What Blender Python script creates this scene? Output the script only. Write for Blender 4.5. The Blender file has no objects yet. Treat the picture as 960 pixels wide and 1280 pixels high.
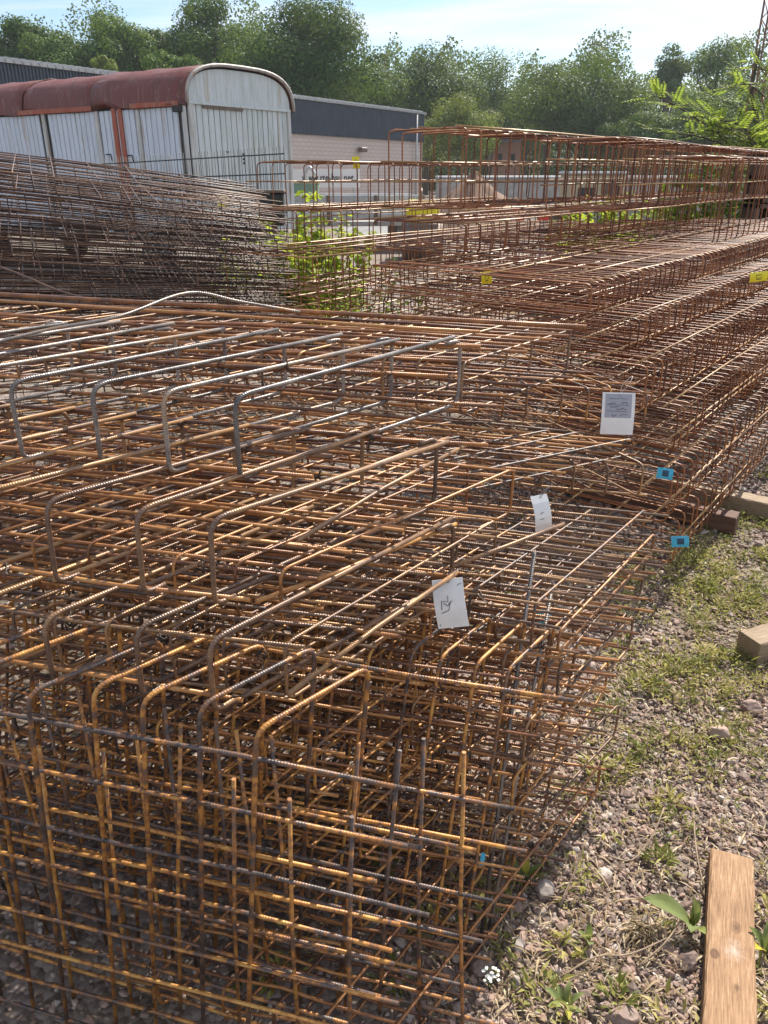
import bpy, bmesh, math, random
from mathutils import noise as mnoise
import numpy as np
from mathutils import Vector, Matrix
random.seed(7); rng = np.random.default_rng(7)
SC = bpy.context.scene
COL = SC.collection
R = math.radians
# ------------------------------------------------------------------ camera
EYE, PITCH, FPX = 1.65, R(23.7), 961.0
cam = bpy.data.cameras.new('camera'); camo = bpy.data.objects.new('camera', cam); COL.objects.link(camo)
cam.sensor_fit = 'AUTO'; cam.sensor_width = 36; cam.lens = FPX/1280*36
cam.clip_start = 0.05; cam.clip_end = 3000
camo.location = (0, 0, EYE); camo.rotation_euler = (math.pi/2-PITCH, 0, 0)
SC.camera = camo
# ------------------------------------------------------------------ sky, sun, exposure
SUN_AZ, SUN_EL = R(32), R(47)
W = bpy.data.worlds.new('World'); SC.world = W; W.use_nodes = True
nt = W.node_tree; nt.nodes.clear()
def N(tree, typ, **kw):
    n = tree.nodes.new(typ)
    for k, v in kw.items(): setattr(n, k, v)
    return n
out = N(nt, 'ShaderNodeOutputWorld'); bg = N(nt, 'ShaderNodeBackground'); bg.inputs['Strength'].default_value = 0.085
sky = N(nt, 'ShaderNodeTexSky', sky_type='NISHITA'); sky.sun_disc = False
sky.sun_elevation = SUN_EL; sky.sun_rotation = SUN_AZ; sky.air_density = 1.0; sky.dust_density = 0.5; sky.ozone_density = 3.0
tc = N(nt, 'ShaderNodeTexCoord'); sep = N(nt, 'ShaderNodeSeparateXYZ'); nt.links.new(tc.outputs['Generated'], sep.inputs[0])
zadd = N(nt, 'ShaderNodeMath', operation='ADD'); zadd.inputs[1].default_value = 0.12; nt.links.new(sep.outputs['Z'], zadd.inputs[0])
zmax = N(nt, 'ShaderNodeMath', operation='MAXIMUM'); zmax.inputs[1].default_value = 0.05; nt.links.new(zadd.outputs[0], zmax.inputs[0])
dv = N(nt, 'ShaderNodeVectorMath', operation='DIVIDE'); nt.links.new(tc.outputs['Generated'], dv.inputs[0])
cmb = N(nt, 'ShaderNodeCombineXYZ'); cmb.inputs['Z'].default_value = 1.0
nt.links.new(zmax.outputs[0], cmb.inputs['X']); nt.links.new(zmax.outputs[0], cmb.inputs['Y']); nt.links.new(cmb.outputs[0], dv.inputs[1])
cn = N(nt, 'ShaderNodeTexNoise'); cn.inputs['Scale'].default_value = 0.75; cn.inputs['Detail'].default_value = 8; cn.inputs['Roughness'].default_value = 0.58; cn.inputs['Distortion'].default_value = 0.4
mp = N(nt, 'ShaderNodeMapping'); mp.inputs['Location'].default_value = (1.3, 0.2, 0); mp.inputs['Scale'].default_value = (0.55, 1.5, 1)
nt.links.new(dv.outputs[0], mp.inputs[0]); nt.links.new(mp.outputs[0], cn.inputs['Vector'])
cr = N(nt, 'ShaderNodeValToRGB'); cr.color_ramp.elements[0].position = 0.43; cr.color_ramp.elements[1].position = 0.68
nt.links.new(cn.outputs[0], cr.inputs[0])
mx = N(nt, 'ShaderNodeMix', data_type='RGBA'); mx.inputs['B'].default_value = (7.0, 7.1, 7.3, 1)
nt.links.new(cr.outputs[0], mx.inputs['Factor']); nt.links.new(sky.outputs[0], mx.inputs['A'])
nt.links.new(mx.outputs['Result'], bg.inputs['Color']); nt.links.new(bg.outputs[0], out.inputs['Surface'])
sun = bpy.data.lights.new('sun', 'SUN'); suno = bpy.data.objects.new('sun', sun); COL.objects.link(suno)
sun.energy = 4.8; sun.angle = R(0.53); sun.color = (1.0, 0.93, 0.82)
sd = Vector((math.sin(SUN_AZ)*math.cos(SUN_EL), math.cos(SUN_AZ)*math.cos(SUN_EL), math.sin(SUN_EL)))
suno.rotation_euler = sd.to_track_quat('Z', 'Y').to_euler(); suno.location = sd*50
vs = SC.view_settings; vs.view_transform = 'Standard'; vs.look = 'None'; vs.exposure = 0.93; vs.gamma = 1; vs.use_curve_mapping = False
SC.cycles.use_denoising = True; SC.cycles.max_bounces = 4; SC.cycles.diffuse_bounces = 2; SC.cycles.glossy_bounces = 2; SC.cycles.use_adaptive_sampling = True; SC.cycles.adaptive_threshold = 0.02
# ------------------------------------------------------------------ helpers
def ray(u, v):
    x = (u-480)/FPX; y = (v-640)/FPX
    c, s = math.cos(PITCH), math.sin(PITCH)
    return Vector((x, c - y*s, -s - y*c))
def at(u, v, z=None, Y=None):
    d = ray(u, v); t = (z-EYE)/d.z if z is not None else Y/d.y
    return Vector((0, 0, EYE)) + d*t
def az(deg): return Vector((math.sin(R(deg)), math.cos(R(deg)), 0))
Z = Vector((0, 0, 1))
def tag(o, label=None, cat=None, group=None, kind=None):
    if label: o['label'] = label
    if cat: o['category'] = cat
    if group: o['group'] = group
    if kind: o['kind'] = kind
    return o
def empty(name, loc, label, cat, group=None):
    o = bpy.data.objects.new(name, None); COL.objects.link(o); o.location = loc; o.empty_display_size = .1
    return tag(o, label, cat, group)
def link(name, me, parent=None, mat=None, loc=None):
    if mat is not None and not me.materials: me.materials.append(mat)
    o = bpy.data.objects.new(name, me); COL.objects.link(o)
    if parent is not None: o.parent = parent
    if loc is not None: o.location = loc
    return o
def smooth(me, on=True):
    me.polygons.foreach_set('use_smooth', [on]*len(me.polygons)); me.update(); return me
class MB:
    def __init__(s): s.v = []; s.f = []; s.uv = []; s.sm = []
    def add(s, vs, fs, sm=False):
        b = len(s.v); s.v += [tuple(p) for p in vs]
        for f in fs: s.f.append(tuple(i+b for i in f)); s.sm.append(sm); s.uv.append(None)
        return s
    def box(s, c, hx, hy, hz, ax=None, ay=None, azv=None):
        ax = ax or Vector((1, 0, 0)); ay = ay or Vector((0, 1, 0)); azv = azv or Z
        c = Vector(c); vs = []
        for k in (-1, 1):
            for j in (-1, 1):
                for i in (-1, 1): vs.append(c + ax*hx*i + ay*hy*j + azv*hz*k)
        return s.add(vs, [(0, 2, 3, 1), (4, 5, 7, 6), (0, 1, 5, 4), (2, 6, 7, 3), (0, 4, 6, 2), (1, 3, 7, 5)])
    def cbox(s, c, hx, hy, hz, ax=None, ay=None, azv=None, ch=.005):
        # box with chamfered edges
        ax = ax or Vector((1, 0, 0)); ay = ay or Vector((0, 1, 0)); azv = azv or Z
        c = Vector(c); idx = {}; vs = []
        H = (hx, hy, hz); A = (ax, ay, azv)
        for sx in (-1, 1):
            for sy in (-1, 1):
                for sz in (-1, 1):
                    sg = (sx, sy, sz)
                    for f in range(3):
                        p = c.copy()
                        for d in range(3): p = p + A[d]*sg[d]*(H[d] if d == f else H[d]-ch)
                        idx[(sg, f)] = len(vs); vs.append(p)
        fs = []
        for f in range(3):
            o1, o2 = (f+1) % 3, (f+2) % 3
            for sf in (-1, 1):
                q = []
                for (a, b) in ((-1, -1), (1, -1), (1, 1), (-1, 1)):
                    sg = [0, 0, 0]; sg[f] = sf; sg[o1] = a; sg[o2] = b; q.append(idx[(tuple(sg), f)])
                fs.append(q if sf > 0 else q[::-1])
        for f in range(3):   # edges along axis f
            o1, o2 = (f+1) % 3, (f+2) % 3
            for a in (-1, 1):
                for b in (-1, 1):
                    q = []
                    for (t, ff) in ((-1, o1), (1, o1), (1, o2), (-1, o2)):
                        sg = [0, 0, 0]; sg[f] = t; sg[o1] = a; sg[o2] = b; q.append(idx[(tuple(sg), ff)])
                    fs.append(q)
        for sx in (-1, 1):
            for sy in (-1, 1):
                for sz in (-1, 1): fs.append([idx[((sx, sy, sz), f)] for f in range(3)])
        return s.add(vs, fs)
    def tube(s, pts, r, n=6, closed=False, nrm=None, caps=True, uvs=True):
        pts = [Vector(p) for p in pts]; m = len(pts); rr = r if isinstance(r, (list, tuple)) else [r]*m
        b = len(s.v); L = 0; ln = []
        for i, p in enumerate(pts):
            if i: L += (p-pts[i-1]).length
            ln.append(L)
        prevN = None
        for i, p in enumerate(pts):
            if closed: t = pts[(i+1) % m]-pts[i-1]
            else: t = pts[min(i+1, m-1)]-pts[max(i-1, 0)]
            t.normalize()
            if nrm is not None: nn = nrm
            else:
                nn = prevN if prevN is not None else (Z if abs(t.z) < .9 else Vector((1, 0, 0)))
            bb = t.cross(nn).normalized(); nn = bb.cross(t).normalized(); prevN = nn
            for k in range(n):
                a = 2*math.pi*k/n
                s.v.append(tuple(p + (bb*math.cos(a) + nn*math.sin(a))*rr[i]))
        rows = m if closed else m-1
        tot = L + ((pts[0]-pts[-1]).length if closed else 0)
        for i in range(rows):
            j = (i+1) % m; l0 = ln[i]; l1 = ln[j] if j else tot
            for k in range(n):
                k2 = (k+1) % n
                s.f.append((b+i*n+k, b+i*n+k2, b+j*n+k2, b+j*n+k)); s.sm.append(True)
                s.uv.append(((k/n, l0), ((k+1)/n, l0), ((k+1)/n, l1), (k/n, l1)))
        if caps and not closed:
            s.f.append(tuple(b+k for k in range(n))[::-1]); s.sm.append(False); s.uv.append(None)
            s.f.append(tuple(b+(m-1)*n+k for k in range(n))); s.sm.append(False); s.uv.append(None)
        return s
    def mesh(s, name):
        me = bpy.data.meshes.new(name); me.from_pydata(s.v, [], s.f); me.update()
        me.polygons.foreach_set('use_smooth', s.sm)
        if any(u is not None for u in s.uv):
            ul = me.uv_layers.new(name='UVMap'); flat = []
            for f, u in zip(s.f, s.uv):
                flat += ([c for q in u for c in q] if u is not None else [0.5, 0.0]*len(f))
            ul.data.foreach_set('uv', flat)
        return me
    def obj(s, name, mat, parent=None, loc=None): return link(name, s.mesh(name), parent, mat, loc)
def fillet(pts, rad, closed, seg=4):
    pts = [Vector(p) for p in pts]; m = len(pts); o = []
    for i, p in enumerate(pts):
        if not closed and (i == 0 or i == m-1): o.append(p); continue
        a = (pts[i-1]-p); c = (pts[(i+1) % m]-p); r = min(rad, a.length*.45, c.length*.45)
        p0 = p + a.normalized()*r; p1 = p + c.normalized()*r
        for k in range(seg+1):
            t = k/seg; o.append(p0*(1-t)**2 + p*2*t*(1-t) + p1*t*t)
    return o
def npmesh(name, verts, faces, attr=None):
    """verts (n,3), faces (m,k) all the same size"""
    me = bpy.data.meshes.new(name); n, m, k = len(verts), len(faces), faces.shape[1]
    me.vertices.add(n); me.vertices.foreach_set('co', np.ascontiguousarray(verts, dtype=np.float32).ravel())
    me.loops.add(m*k); me.loops.foreach_set('vertex_index', np.ascontiguousarray(faces, dtype=np.int32).ravel())
    me.polygons.add(m); me.polygons.foreach_set('loop_start', np.arange(0, m*k, k, dtype=np.int32))
    me.polygons.foreach_set('use_smooth', [False]*m); me.update(calc_edges=True); me.validate()
    if attr is not None:
        a = me.attributes.new('rnd', 'FLOAT', 'POINT'); a.data.foreach_set('value', np.ascontiguousarray(attr, dtype=np.float32))
    return me
# ------------------------------------------------------------------ materials
def newmat(name):
    m = bpy.data.materials.new(name); m.use_nodes = True; t = m.node_tree; t.nodes.clear()
    o = N(t, 'ShaderNodeOutputMaterial'); p = N(t, 'ShaderNodeBsdfPrincipled'); t.links.new(p.outputs[0], o.inputs['Surface'])
    return m, t, p, o
def ramp(t, stops, fac, interp='LINEAR'):
    r = N(t, 'ShaderNodeValToRGB'); e = r.color_ramp.elements; r.color_ramp.interpolation = interp
    e[0].position, e[0].color = stops[0][0], (*stops[0][1], 1); e[1].position, e[1].color = stops[-1][0], (*stops[-1][1], 1)
    for p, c in stops[1:-1]: q = e.new(p); q.color = (*c, 1)
    t.links.new(fac, r.inputs[0]); return r.outputs[0]
def noise(t, vec, scale, detail=4, rough=.6, dist=0):
    n = N(t, 'ShaderNodeTexNoise'); n.inputs['Scale'].default_value = scale; n.inputs['Detail'].default_value = detail
    n.inputs['Roughness'].default_value = rough; n.inputs['Distortion'].default_value = dist
    if vec is not None: t.links.new(vec, n.inputs['Vector'])
    return n.outputs[0]
def objco(t): return N(t, 'ShaderNodeTexCoord').outputs['Object']
def scaled(t, vec, sc, loc=(0, 0, 0)):
    m = N(t, 'ShaderNodeMapping'); m.inputs['Scale'].default_value = sc; m.inputs['Location'].default_value = loc
    t.links.new(vec, m.inputs[0]); return m.outputs[0]
def bump(t, h, p, strength=.3, dist=.01):
    b = N(t, 'ShaderNodeBump'); b.inputs['Strength'].default_value = strength; b.inputs['Distance'].default_value = dist
    t.links.new(h, b.inputs['Height']); t.links.new(b.outputs[0], p.inputs['Normal']); return b
def math_(t, op, a, b=None):
    n = N(t, 'ShaderNodeMath', operation=op)
    for i, x in enumerate((a, b)):
        if x is None: continue
        if isinstance(x, (int, float)): n.inputs[i].default_value = x
        else: t.links.new(x, n.inputs[i])
    return n.outputs[0]
def mixc(t, f, a, b, mode='MIX'):
    m = N(t, 'ShaderNodeMix', data_type='RGBA', blend_type=mode)
    for k, x in (('Factor', f), ('A', a), ('B', b)):
        if isinstance(x, (int, float)): m.inputs[k].default_value = x
        elif isinstance(x, tuple): m.inputs[k].default_value = (*x, 1)
        else: t.links.new(x, m.inputs[k])
    return m.outputs['Result']
def rebar_mat(name, stops, rough=.55, metal=.0, ribs=0.0, patch=14, spec=.5, rv=.38):
    m, t, p, o = newmat(name)
    uv = N(t, 'ShaderNodeUVMap'); oi = N(t, 'ShaderNodeObjectInfo'); sp = N(t, 'ShaderNodeSeparateXYZ'); t.links.new(uv.outputs[0], sp.inputs[0])
    rnd = math_(t, 'MULTIPLY', oi.outputs['Random'], 40)
    c = N(t, 'ShaderNodeCombineXYZ'); t.links.new(rnd, c.inputs['X']); t.links.new(math_(t, 'ADD', sp.outputs['Y'], rnd), c.inputs['Y'])
    n1 = noise(t, c.outputs[0], patch, 3, .6)
    n2 = noise(t, objco(t), 160, 2, .6)
    f = math_(t, 'ADD', math_(t, 'MULTIPLY', n1, .75), math_(t, 'MULTIPLY', n2, .25))
    f = math_(t, 'ADD', f, math_(t, 'MULTIPLY', math_(t, 'SUBTRACT', oi.outputs['Random'], .5), rv))
    t.links.new(ramp(t, stops, f), p.inputs['Base Color'])
    p.inputs['Roughness'].default_value = rough; p.inputs['Metallic'].default_value = metal; p.inputs['Specular IOR Level'].default_value = spec
    if ribs > 0:
        ph = math_(t, 'ADD', math_(t, 'MULTIPLY', sp.outputs['Y'], 1/.0052), math_(t, 'MULTIPLY', sp.outputs['X'], 1.0))
        w = math_(t, 'SINE', math_(t, 'MULTIPLY', ph, 2*math.pi))
        w = math_(t, 'ADD', w, math_(t, 'MULTIPLY', n2, .8))
        bump(t, w, p, ribs, .0008)
    else: bump(t, n2, p, .35, .002)
    return m
MS_GREY = rebar_mat('steel_bar_grey', [(.28, (.06, .052, .05)), (.44, (.17, .15, .142)), (.56, (.31, .27, .24)), (.66, (.36, .21, .10)), (.8, (.42, .20, .055))], .32, .5, .35, 9, .8, .2)
MS_BROWN = rebar_mat('steel_bar_brown', [(.28, (.06, .04, .032)), (.46, (.17, .10, .065)), (.6, (.32, .18, .085)), (.75, (.44, .24, .09))], .36, .3, .3, 9, .7, .25)
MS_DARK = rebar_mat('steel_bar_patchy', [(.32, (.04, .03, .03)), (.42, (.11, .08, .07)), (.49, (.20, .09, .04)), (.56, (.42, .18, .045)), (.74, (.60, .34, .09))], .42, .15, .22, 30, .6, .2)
MS_ORANGE = rebar_mat('rusted_bar_orange', [(.28, (.075, .028, .016)), (.44, (.20, .078, .026)), (.57, (.36, .15, .045)), (.75, (.50, .25, .085))], .38, .15, .22, 10, .7)
MS_RED = rebar_mat('rusted_bar_brown', [(.28, (.075, .023, .010)), (.5, (.20, .068, .026)), (.72, (.35, .14, .052))], .45, .05, 0, 6, .45)
MS_OLIVE = rebar_mat('rusted_bar_tan', [(.28, (.13, .06, .024)), (.5, (.30, .155, .06)), (.72, (.46, .28, .115))], .38, .1, 0, 6, .6)
MS_BLACK = rebar_mat('rusted_bar_blackened', [(.28, (.03, .015, .011)), (.5, (.085, .042, .028)), (.72, (.2, .11, .07))], .52, .1, 0, 6, .6)
def plain(name, col, rough=.6, metal=0, var=.12, scale=6, bmp=0):
    m, t, p, o = newmat(name); n = noise(t, objco(t), scale, 5)
    d = tuple(max(0, c*(1-var*2)) for c in col); l = tuple(min(1, c*(1+var)) for c in col)
    t.links.new(ramp(t, [(.3, d), (.7, l)], n), p.inputs['Base Color']); p.inputs['Roughness'].default_value = rough; p.inputs['Metallic'].default_value = metal
    if bmp: bump(t, n, p, bmp, .01)
    return m
def leaf_mat(name, stops, transl=.45, rough=.5):
    m, t, p, o = newmat(name)
    a = N(t, 'ShaderNodeAttribute', attribute_name='rnd')
    col = ramp(t, stops, a.outputs['Fac']); t.links.new(col, p.inputs['Base Color']); p.inputs['Roughness'].default_value = rough; p.inputs['Specular IOR Level'].default_value = .12
    tr = N(t, 'ShaderNodeBsdfTranslucent'); t.links.new(mixc(t, .4, col, (.40, .46, .06)), tr.inputs['Color'])
    mxs = N(t, 'ShaderNodeMixShader'); mxs.inputs[0].default_value = transl
    t.links.new(p.outputs[0], mxs.inputs[1]); t.links.new(tr.outputs[0], mxs.inputs[2]); t.links.new(mxs.outputs[0], o.inputs['Surface'])
    return m
def wood_mat(name, stops, sc=(30, 2.2, 30), knots=True):
    m, t, p, o = newmat(name); oc = objco(t)
    g = noise(t, scaled(t, oc, sc), 3, 6, .65, .4); g2 = noise(t, oc, 5, 4)
    f = math_(t, 'ADD', math_(t, 'MULTIPLY', g, .65), math_(t, 'MULTIPLY', g2, .35))
    col = ramp(t, stops, f)
    if knots:
        for (kx, ky, kr) in ((.01, .375, .010), (-.034, .285, .008), (.02, .07, .009), (.012, .22, .006)):
            q = N(t, 'ShaderNodeVectorMath', operation='DISTANCE'); t.links.new(scaled(t, oc, (1, .75, 0)), q.inputs[0]); q.inputs[1].default_value = (kx, ky*.75, 0)
            k = ramp(t, [(kr*.45, (.75,)*3), (kr*.8, (.35,)*3), (kr*.95, (.9,)*3), (kr*1.35, (0, 0, 0))], math_(t, 'ADD', q.outputs['Value'], math_(t, 'MULTIPLY', math_(t, 'SUBTRACT', g, .5), .006)))
            col = mixc(t, k, col, (.09, .04, .018))
        q = N(t, 'ShaderNodeVectorMath', operation='DISTANCE'); t.links.new(scaled(t, oc, (1, .8, 0)), q.inputs[0]); q.inputs[1].default_value = (.005, .31*.8, 0)
        k = ramp(t, [(.004, (.3,)*3), (.024, (0, 0, 0))], math_(t, 'ADD', q.outputs['Value'], math_(t, 'MULTIPLY', math_(t, 'SUBTRACT', noise(t, oc, 90, 4), .5), .05)))
        col = mixc(t, k, col, (.62, .58, .55))
    t.links.new(col, p.inputs['Base Color']); p.inputs['Roughness'].default_value = .8; bump(t, g, p, .6, .004)
    return m
M_PLANK = wood_mat('weathered_plank', [(.3, (.09, .05, .03)), (.44, (.24, .135, .07)), (.56, (.36, .215, .115)), (.72, (.56, .44, .30))], (95, 6, 95))
M_TIMBER = wood_mat('weathered_timber', [(.3, (.10, .07, .045)), (.5, (.25, .175, .11)), (.75, (.42, .34, .25))], (80, 6, 80), knots=False)
M_DTIMBER = wood_mat('dark_timber', [(.3, (.05, .028, .018)), (.5, (.12, .06, .04)), (.75, (.22, .12, .08))], knots=False)
# ground: fine grit between the stones
M_GROUND, t, p, o = newmat('gritty_soil'); oc = objco(t)
v = N(t, 'ShaderNodeTexVoronoi'); v.inputs['Scale'].default_value = 55; t.links.new(oc, v.inputs['Vector'])
vc = N(t, 'ShaderNodeSeparateColor'); t.links.new(v.outputs['Color'], vc.inputs[0])
big = noise(t, oc, 1.1, 5)
g = ramp(t, [(.0, (.10, .073, .06)), (.5, (.19, .145, .12)), (.9, (.29, .24, .21))], vc.outputs[0])
col = mixc(t, ramp(t, [(.45, (0, 0, 0)), (.62, (1, 1, 1))], big), g, (.115, .088, .055)); t.links.new(col, p.inputs['Base Color']); p.inputs['Roughness'].default_value = .9
bump(t, math_(t, 'SUBTRACT', 1, v.outputs['Distance']), p, .8, .012)
def stone_mat():
    m, t, p, o = newmat('crushed_stone'); a = N(t, 'ShaderNodeAttribute', attribute_name='rnd')
    c = ramp(t, [(.0, (.14, .10, .085)), (.3, (.26, .185, .155)), (.55, (.34, .235, .19)), (.75, (.39, .255, .20)), (.9, (.42, .345, .30)), (1, (.56, .49, .43))], a.outputs['Fac'])
    n = noise(t, objco(t), 70, 4); t.links.new(mixc(t, .5, c, ramp(t, [(.3, (.35, .33, .32)), (.7, (1, 1, 1))], n), 'MULTIPLY'), p.inputs['Base Color'])
    p.inputs['Roughness'].default_value = .75; bump(t, n, p, .35, .004); return m
M_STONE = stone_mat()
# ------------------------------------------------------------------ ground
gm = MB(); gm.add([(-250, -40, 0), (250, -40, 0), (250, 300, 0), (-250, 300, 0)], [(0, 1, 2, 3)])
tag(gm.obj('ground', M_GROUND), kind='structure')
# ------------------------------------------------------------------ rebar cages
def jit(a): return random.uniform(-a, a)
def add_bar(name, me, root, loc, rot=(0, 0, 0)):
    o = bpy.data.objects.new(name, me); COL.objects.link(o); o.parent = root; o.location = loc; o.rotation_euler = rot; return o
M_TIE = rebar_mat('black_tie_wire', [(.3, (.03, .025, .025)), (.7, (.12, .08, .06))], .5, .3, 0, 20)
tp = []
for i in range(26): a_ = i/26*math.pi*4; tp.append(Vector((.0085*math.cos(a_), .0085*math.sin(a_), -.006+.012*i/25+.003*math.sin(a_*1.5))))
TIE = MB().tube(tp+[Vector((.013, .003, .010)), Vector((.019, .006, .016)), Vector((.024, .004, .021))], .0013, 4).tube([(.0085, 0, -.006), (.014, .004, .011), (.018, .003, .018), (.022, .008, .024)], .0013, 4).mesh('tie_wire'); TIE.materials.append(M_TIE)
def stirrup_path(kind, w, h, Wd, H, rad):
    if kind == 'closed': return fillet([w*0, w*Wd, w*Wd+h*H, h*H], rad, True), True
    if kind == 'front':  return fillet([w*Wd+h*H, h*H, w*0, w*.045+h*.002], rad, False), False      # long top leg, front upright, short hook
    if kind == 'back':   return fillet([w*.02, w*Wd, w*Wd+h*H, w*(Wd-.06)+h*H], rad, False), False  # long bottom leg, rear upright, short hook
    if kind == 'cap':    return fillet([w*0, h*H, w*Wd+h*H, w*Wd], rad, False), False               # upside-down U, feet down
    if kind == 'hair':   return fillet([w*Wd, w*0, h*H, w*Wd+h*H], rad, False), False               # U lying on its side, open to the rear
    if kind == 'diag':   return fillet([w*0, h*H, w*Wd+h*H, w*Wd, w*0+h*H*.98], rad, False), False
def cage(label, group, O, l, w, h, L, Wd, H, sp, longs, kinds=('closed',), ds=.008, dl=.010, ms=None, ml=None, sides=6, rad=.03, start=.04, jt=.006, name='rebar_cage', wob=.006, ties=0, rj=.004):
    root = empty(name, O, label, 'rebar cage', group)
    l = l.normalized(); nrm = w.cross(h).normalized()
    metas = []
    for k in kinds:
        p, c = stirrup_path(k, w, h, Wd, H, rad)
        metas.append(MB().tube(p, ds/2, sides, closed=c, nrm=nrm).mesh('stirrup')); metas[-1].materials.append(ms)
    n = int((L-2*start)/sp)+1
    for i in range(n):
        for j, me in enumerate(metas):
            d = start + i*sp + jit(sp*.12) + j*ds*1.3
            add_bar('stirrup', me, root, l*d + w*jit(jt) + h*jit(jt*.4), (jit(.012), jit(.012), jit(.03)))
    lm = {}
    for q in longs:
        wf, hf = q[0], q[1]; off = q[2] if len(q) > 2 else jit(.05); ll = q[3] if len(q) > 3 else L
        var = random.randrange(3); key = (round(ll, 2), var)
        if key not in lm:
            b = nrm.cross(l) if abs(nrm.dot(l)) < .9 else Z
            pts = [l*(ll*i/5) + w*(jit(wob) if 0 < i < 5 else 0) + Z*(jit(wob) if 0 < i < 5 else 0) for i in range(6)]
            lm[key] = MB().tube(pts, dl/2, sides).mesh('long_bar'); lm[key].materials.append(ml)
        add_bar('long_bar', lm[key], root, w*(wf*Wd) + h*(hf*H) + l*off + w*jit(jt), (jit(rj), jit(rj), jit(rj*1.5)))
    for _ in range(ties):
        q = random.choice(longs); d = start + random.randrange(n)*sp
        add_bar('tie_wire', TIE, root, w*(q[0]*Wd) + h*(q[1]*H) + l*d, (jit(3), jit(3), jit(3)))
    return root
def spread(n, hf, lo=0.03, hi=.97, j=.02): return [(lo+(hi-lo)*i/(n-1)+jit(j), hf) for i in range(n)]
# ---- near pile: cages lying across the view, hoops open towards the viewer
A = -az(105)          # long axis, running off to the left
B = az(42)
G1 = 'rebar cages in the near pile'
# bottom mats and cages standing on edge at the front
O = Vector((.10, .905, .012))
mat_ = empty('mesh_mat', O, 'upright rusty mesh mat with free orange rod ends, inside the foremost cage', 'rebar mat', G1)
vm = MB().tube([Z*0, Z*.36+A*.006, Z*.72], .0039, 7).mesh('upright_bar'); vm.materials.append(MS_DARK)
hm = MB().tube([A*(1.35*i/6)+Z*jit(.004) for i in range(7)], .0040, 7).mesh('long_bar'); hm.materials.append(MS_DARK)
for i in range(10): add_bar('upright_bar', vm, mat_, A*(.17+.125*i+jit(.02))+Z*jit(.05), (jit(.05), .06+jit(.05), 0))
for i in range(7): add_bar('long_bar', hm, mat_, Z*(.045+.098*i+jit(.012))+az(20)*.009+A*(.08+jit(.04)), (jit(.01), jit(.02), jit(.01)))
O = Vector((.20, 1.0, .012))
mat2 = empty('mesh_mat', O, 'second upright rusty mesh mat, just behind the one with free rod ends', 'rebar mat', G1)
for i in range(17): add_bar('upright_bar', vm, mat2, A*(.05+.083*i+jit(.012))+Z*jit(.03), (jit(.05), .0+jit(.07), 0))
for i in range(6): add_bar('long_bar', hm, mat2, Z*(.06+.115*i+jit(.015))+az(20)*.009+A*(.0+jit(.04)), (jit(.01), jit(.02), jit(.01)))
H1 = (Z + az(15)*.03 + az(100)*.07).normalized()
O1 = Vector((.06, .845, .012)) + A*.30
fl = [(-.02, x) for x in (.06, .17, .29, .41, .53, .66, .79, .93)] + [(1.02, x) for x in (.3, .6, .97)]
cage('tall cage standing on edge at the near corner, its rounded hoop tops bent back', G1, O1, A, az(46), H1, 1.15, .24, .87, .10, [(a, b, -.27+jit(.06), 1.35) for a, b in fl], ('cap',), .0088, .0075, MS_DARK, MS_DARK, 8, .03, jt=.016, ties=20, rj=.012)
H2 = (Z + az(35)*.22).normalized()
fl = [(-.01, x) for x in (.06, .30, .55, .78, .96)] + [(1.01, x) for x in (.2, .6)]
cage('leaning cage just behind the edge-standing one, dark hoops reaching to the gravel', G1, at(600, 1182, z=.05), -az(103), az(38), H2, 1.5, .22, .68, .075, fl, ('closed',), .0078, .0068, MS_DARK, MS_ORANGE, 7, .03, jt=.016, ties=24, rj=.014)
H3 = (Z + az(60)*.16 + az(-30)*.05).normalized()
cage('leaning cage third from the front, tall uprights beside the lowest paper tag', G1, at(655, 1090, z=.05), -az(104), az(36), H3, 1.5, .22, .56, .075, fl, ('closed',), .0078, .0072, MS_DARK, MS_ORANGE, 7, .03, jt=.018, ties=20, rj=.014)
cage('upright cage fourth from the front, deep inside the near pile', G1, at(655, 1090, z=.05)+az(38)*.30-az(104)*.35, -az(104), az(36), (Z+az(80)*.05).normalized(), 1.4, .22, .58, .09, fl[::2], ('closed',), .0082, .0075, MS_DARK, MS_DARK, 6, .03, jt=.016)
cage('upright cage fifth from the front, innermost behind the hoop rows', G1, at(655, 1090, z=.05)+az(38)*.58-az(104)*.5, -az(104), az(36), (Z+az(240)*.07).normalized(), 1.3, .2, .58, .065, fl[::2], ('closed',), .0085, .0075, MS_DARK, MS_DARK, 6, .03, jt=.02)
def loose(name, label, cat, pts, r, mat, sides=8, grp=None):
    pts = [Vector(p) for p in pts]; o0 = pts[0]
    o = MB().tube([p-o0 for p in pts], r, sides).obj(name, mat, None, o0); tag(o, label, cat, grp); return o
# flat cages stacked behind: far right corner = tip
def flat(label, tip, Wd, H, L, n, sp, dz=0, azl=105, azw=38, ms=None, ml=None, ds=.0068, dl=.0072, kinds=('closed',), extra=()):
    n = int(n*1.45); sp *= .72
    w = az(azw); O = tip - w*Wd - Z*H
    ms = ms or random.choice((MS_ORANGE, MS_BROWN, MS_DARK)); ml = ml or random.choice((MS_ORANGE, MS_ORANGE, MS_BROWN))
    longs = spread(n, .98) + spread(max(4, n-2), .03) + list(extra)
    longs = [(a, b, jit(.035)+.012) for a, b, *_ in longs]
    return cage(label, G1, O, (-az(azl)+Z*dz).normalized(), w, Z, L, Wd, H, sp, longs, kinds, ds, dl, ms or MS_ORANGE, ml or MS_ORANGE, 6, .025, ties=14, rj=.012, wob=.010)
flat('lowest flat cage of the near pile, its bars running down to the weeds', at(765, 958, z=.14), .95, .10, .62, 9, .17, azw=38)
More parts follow.
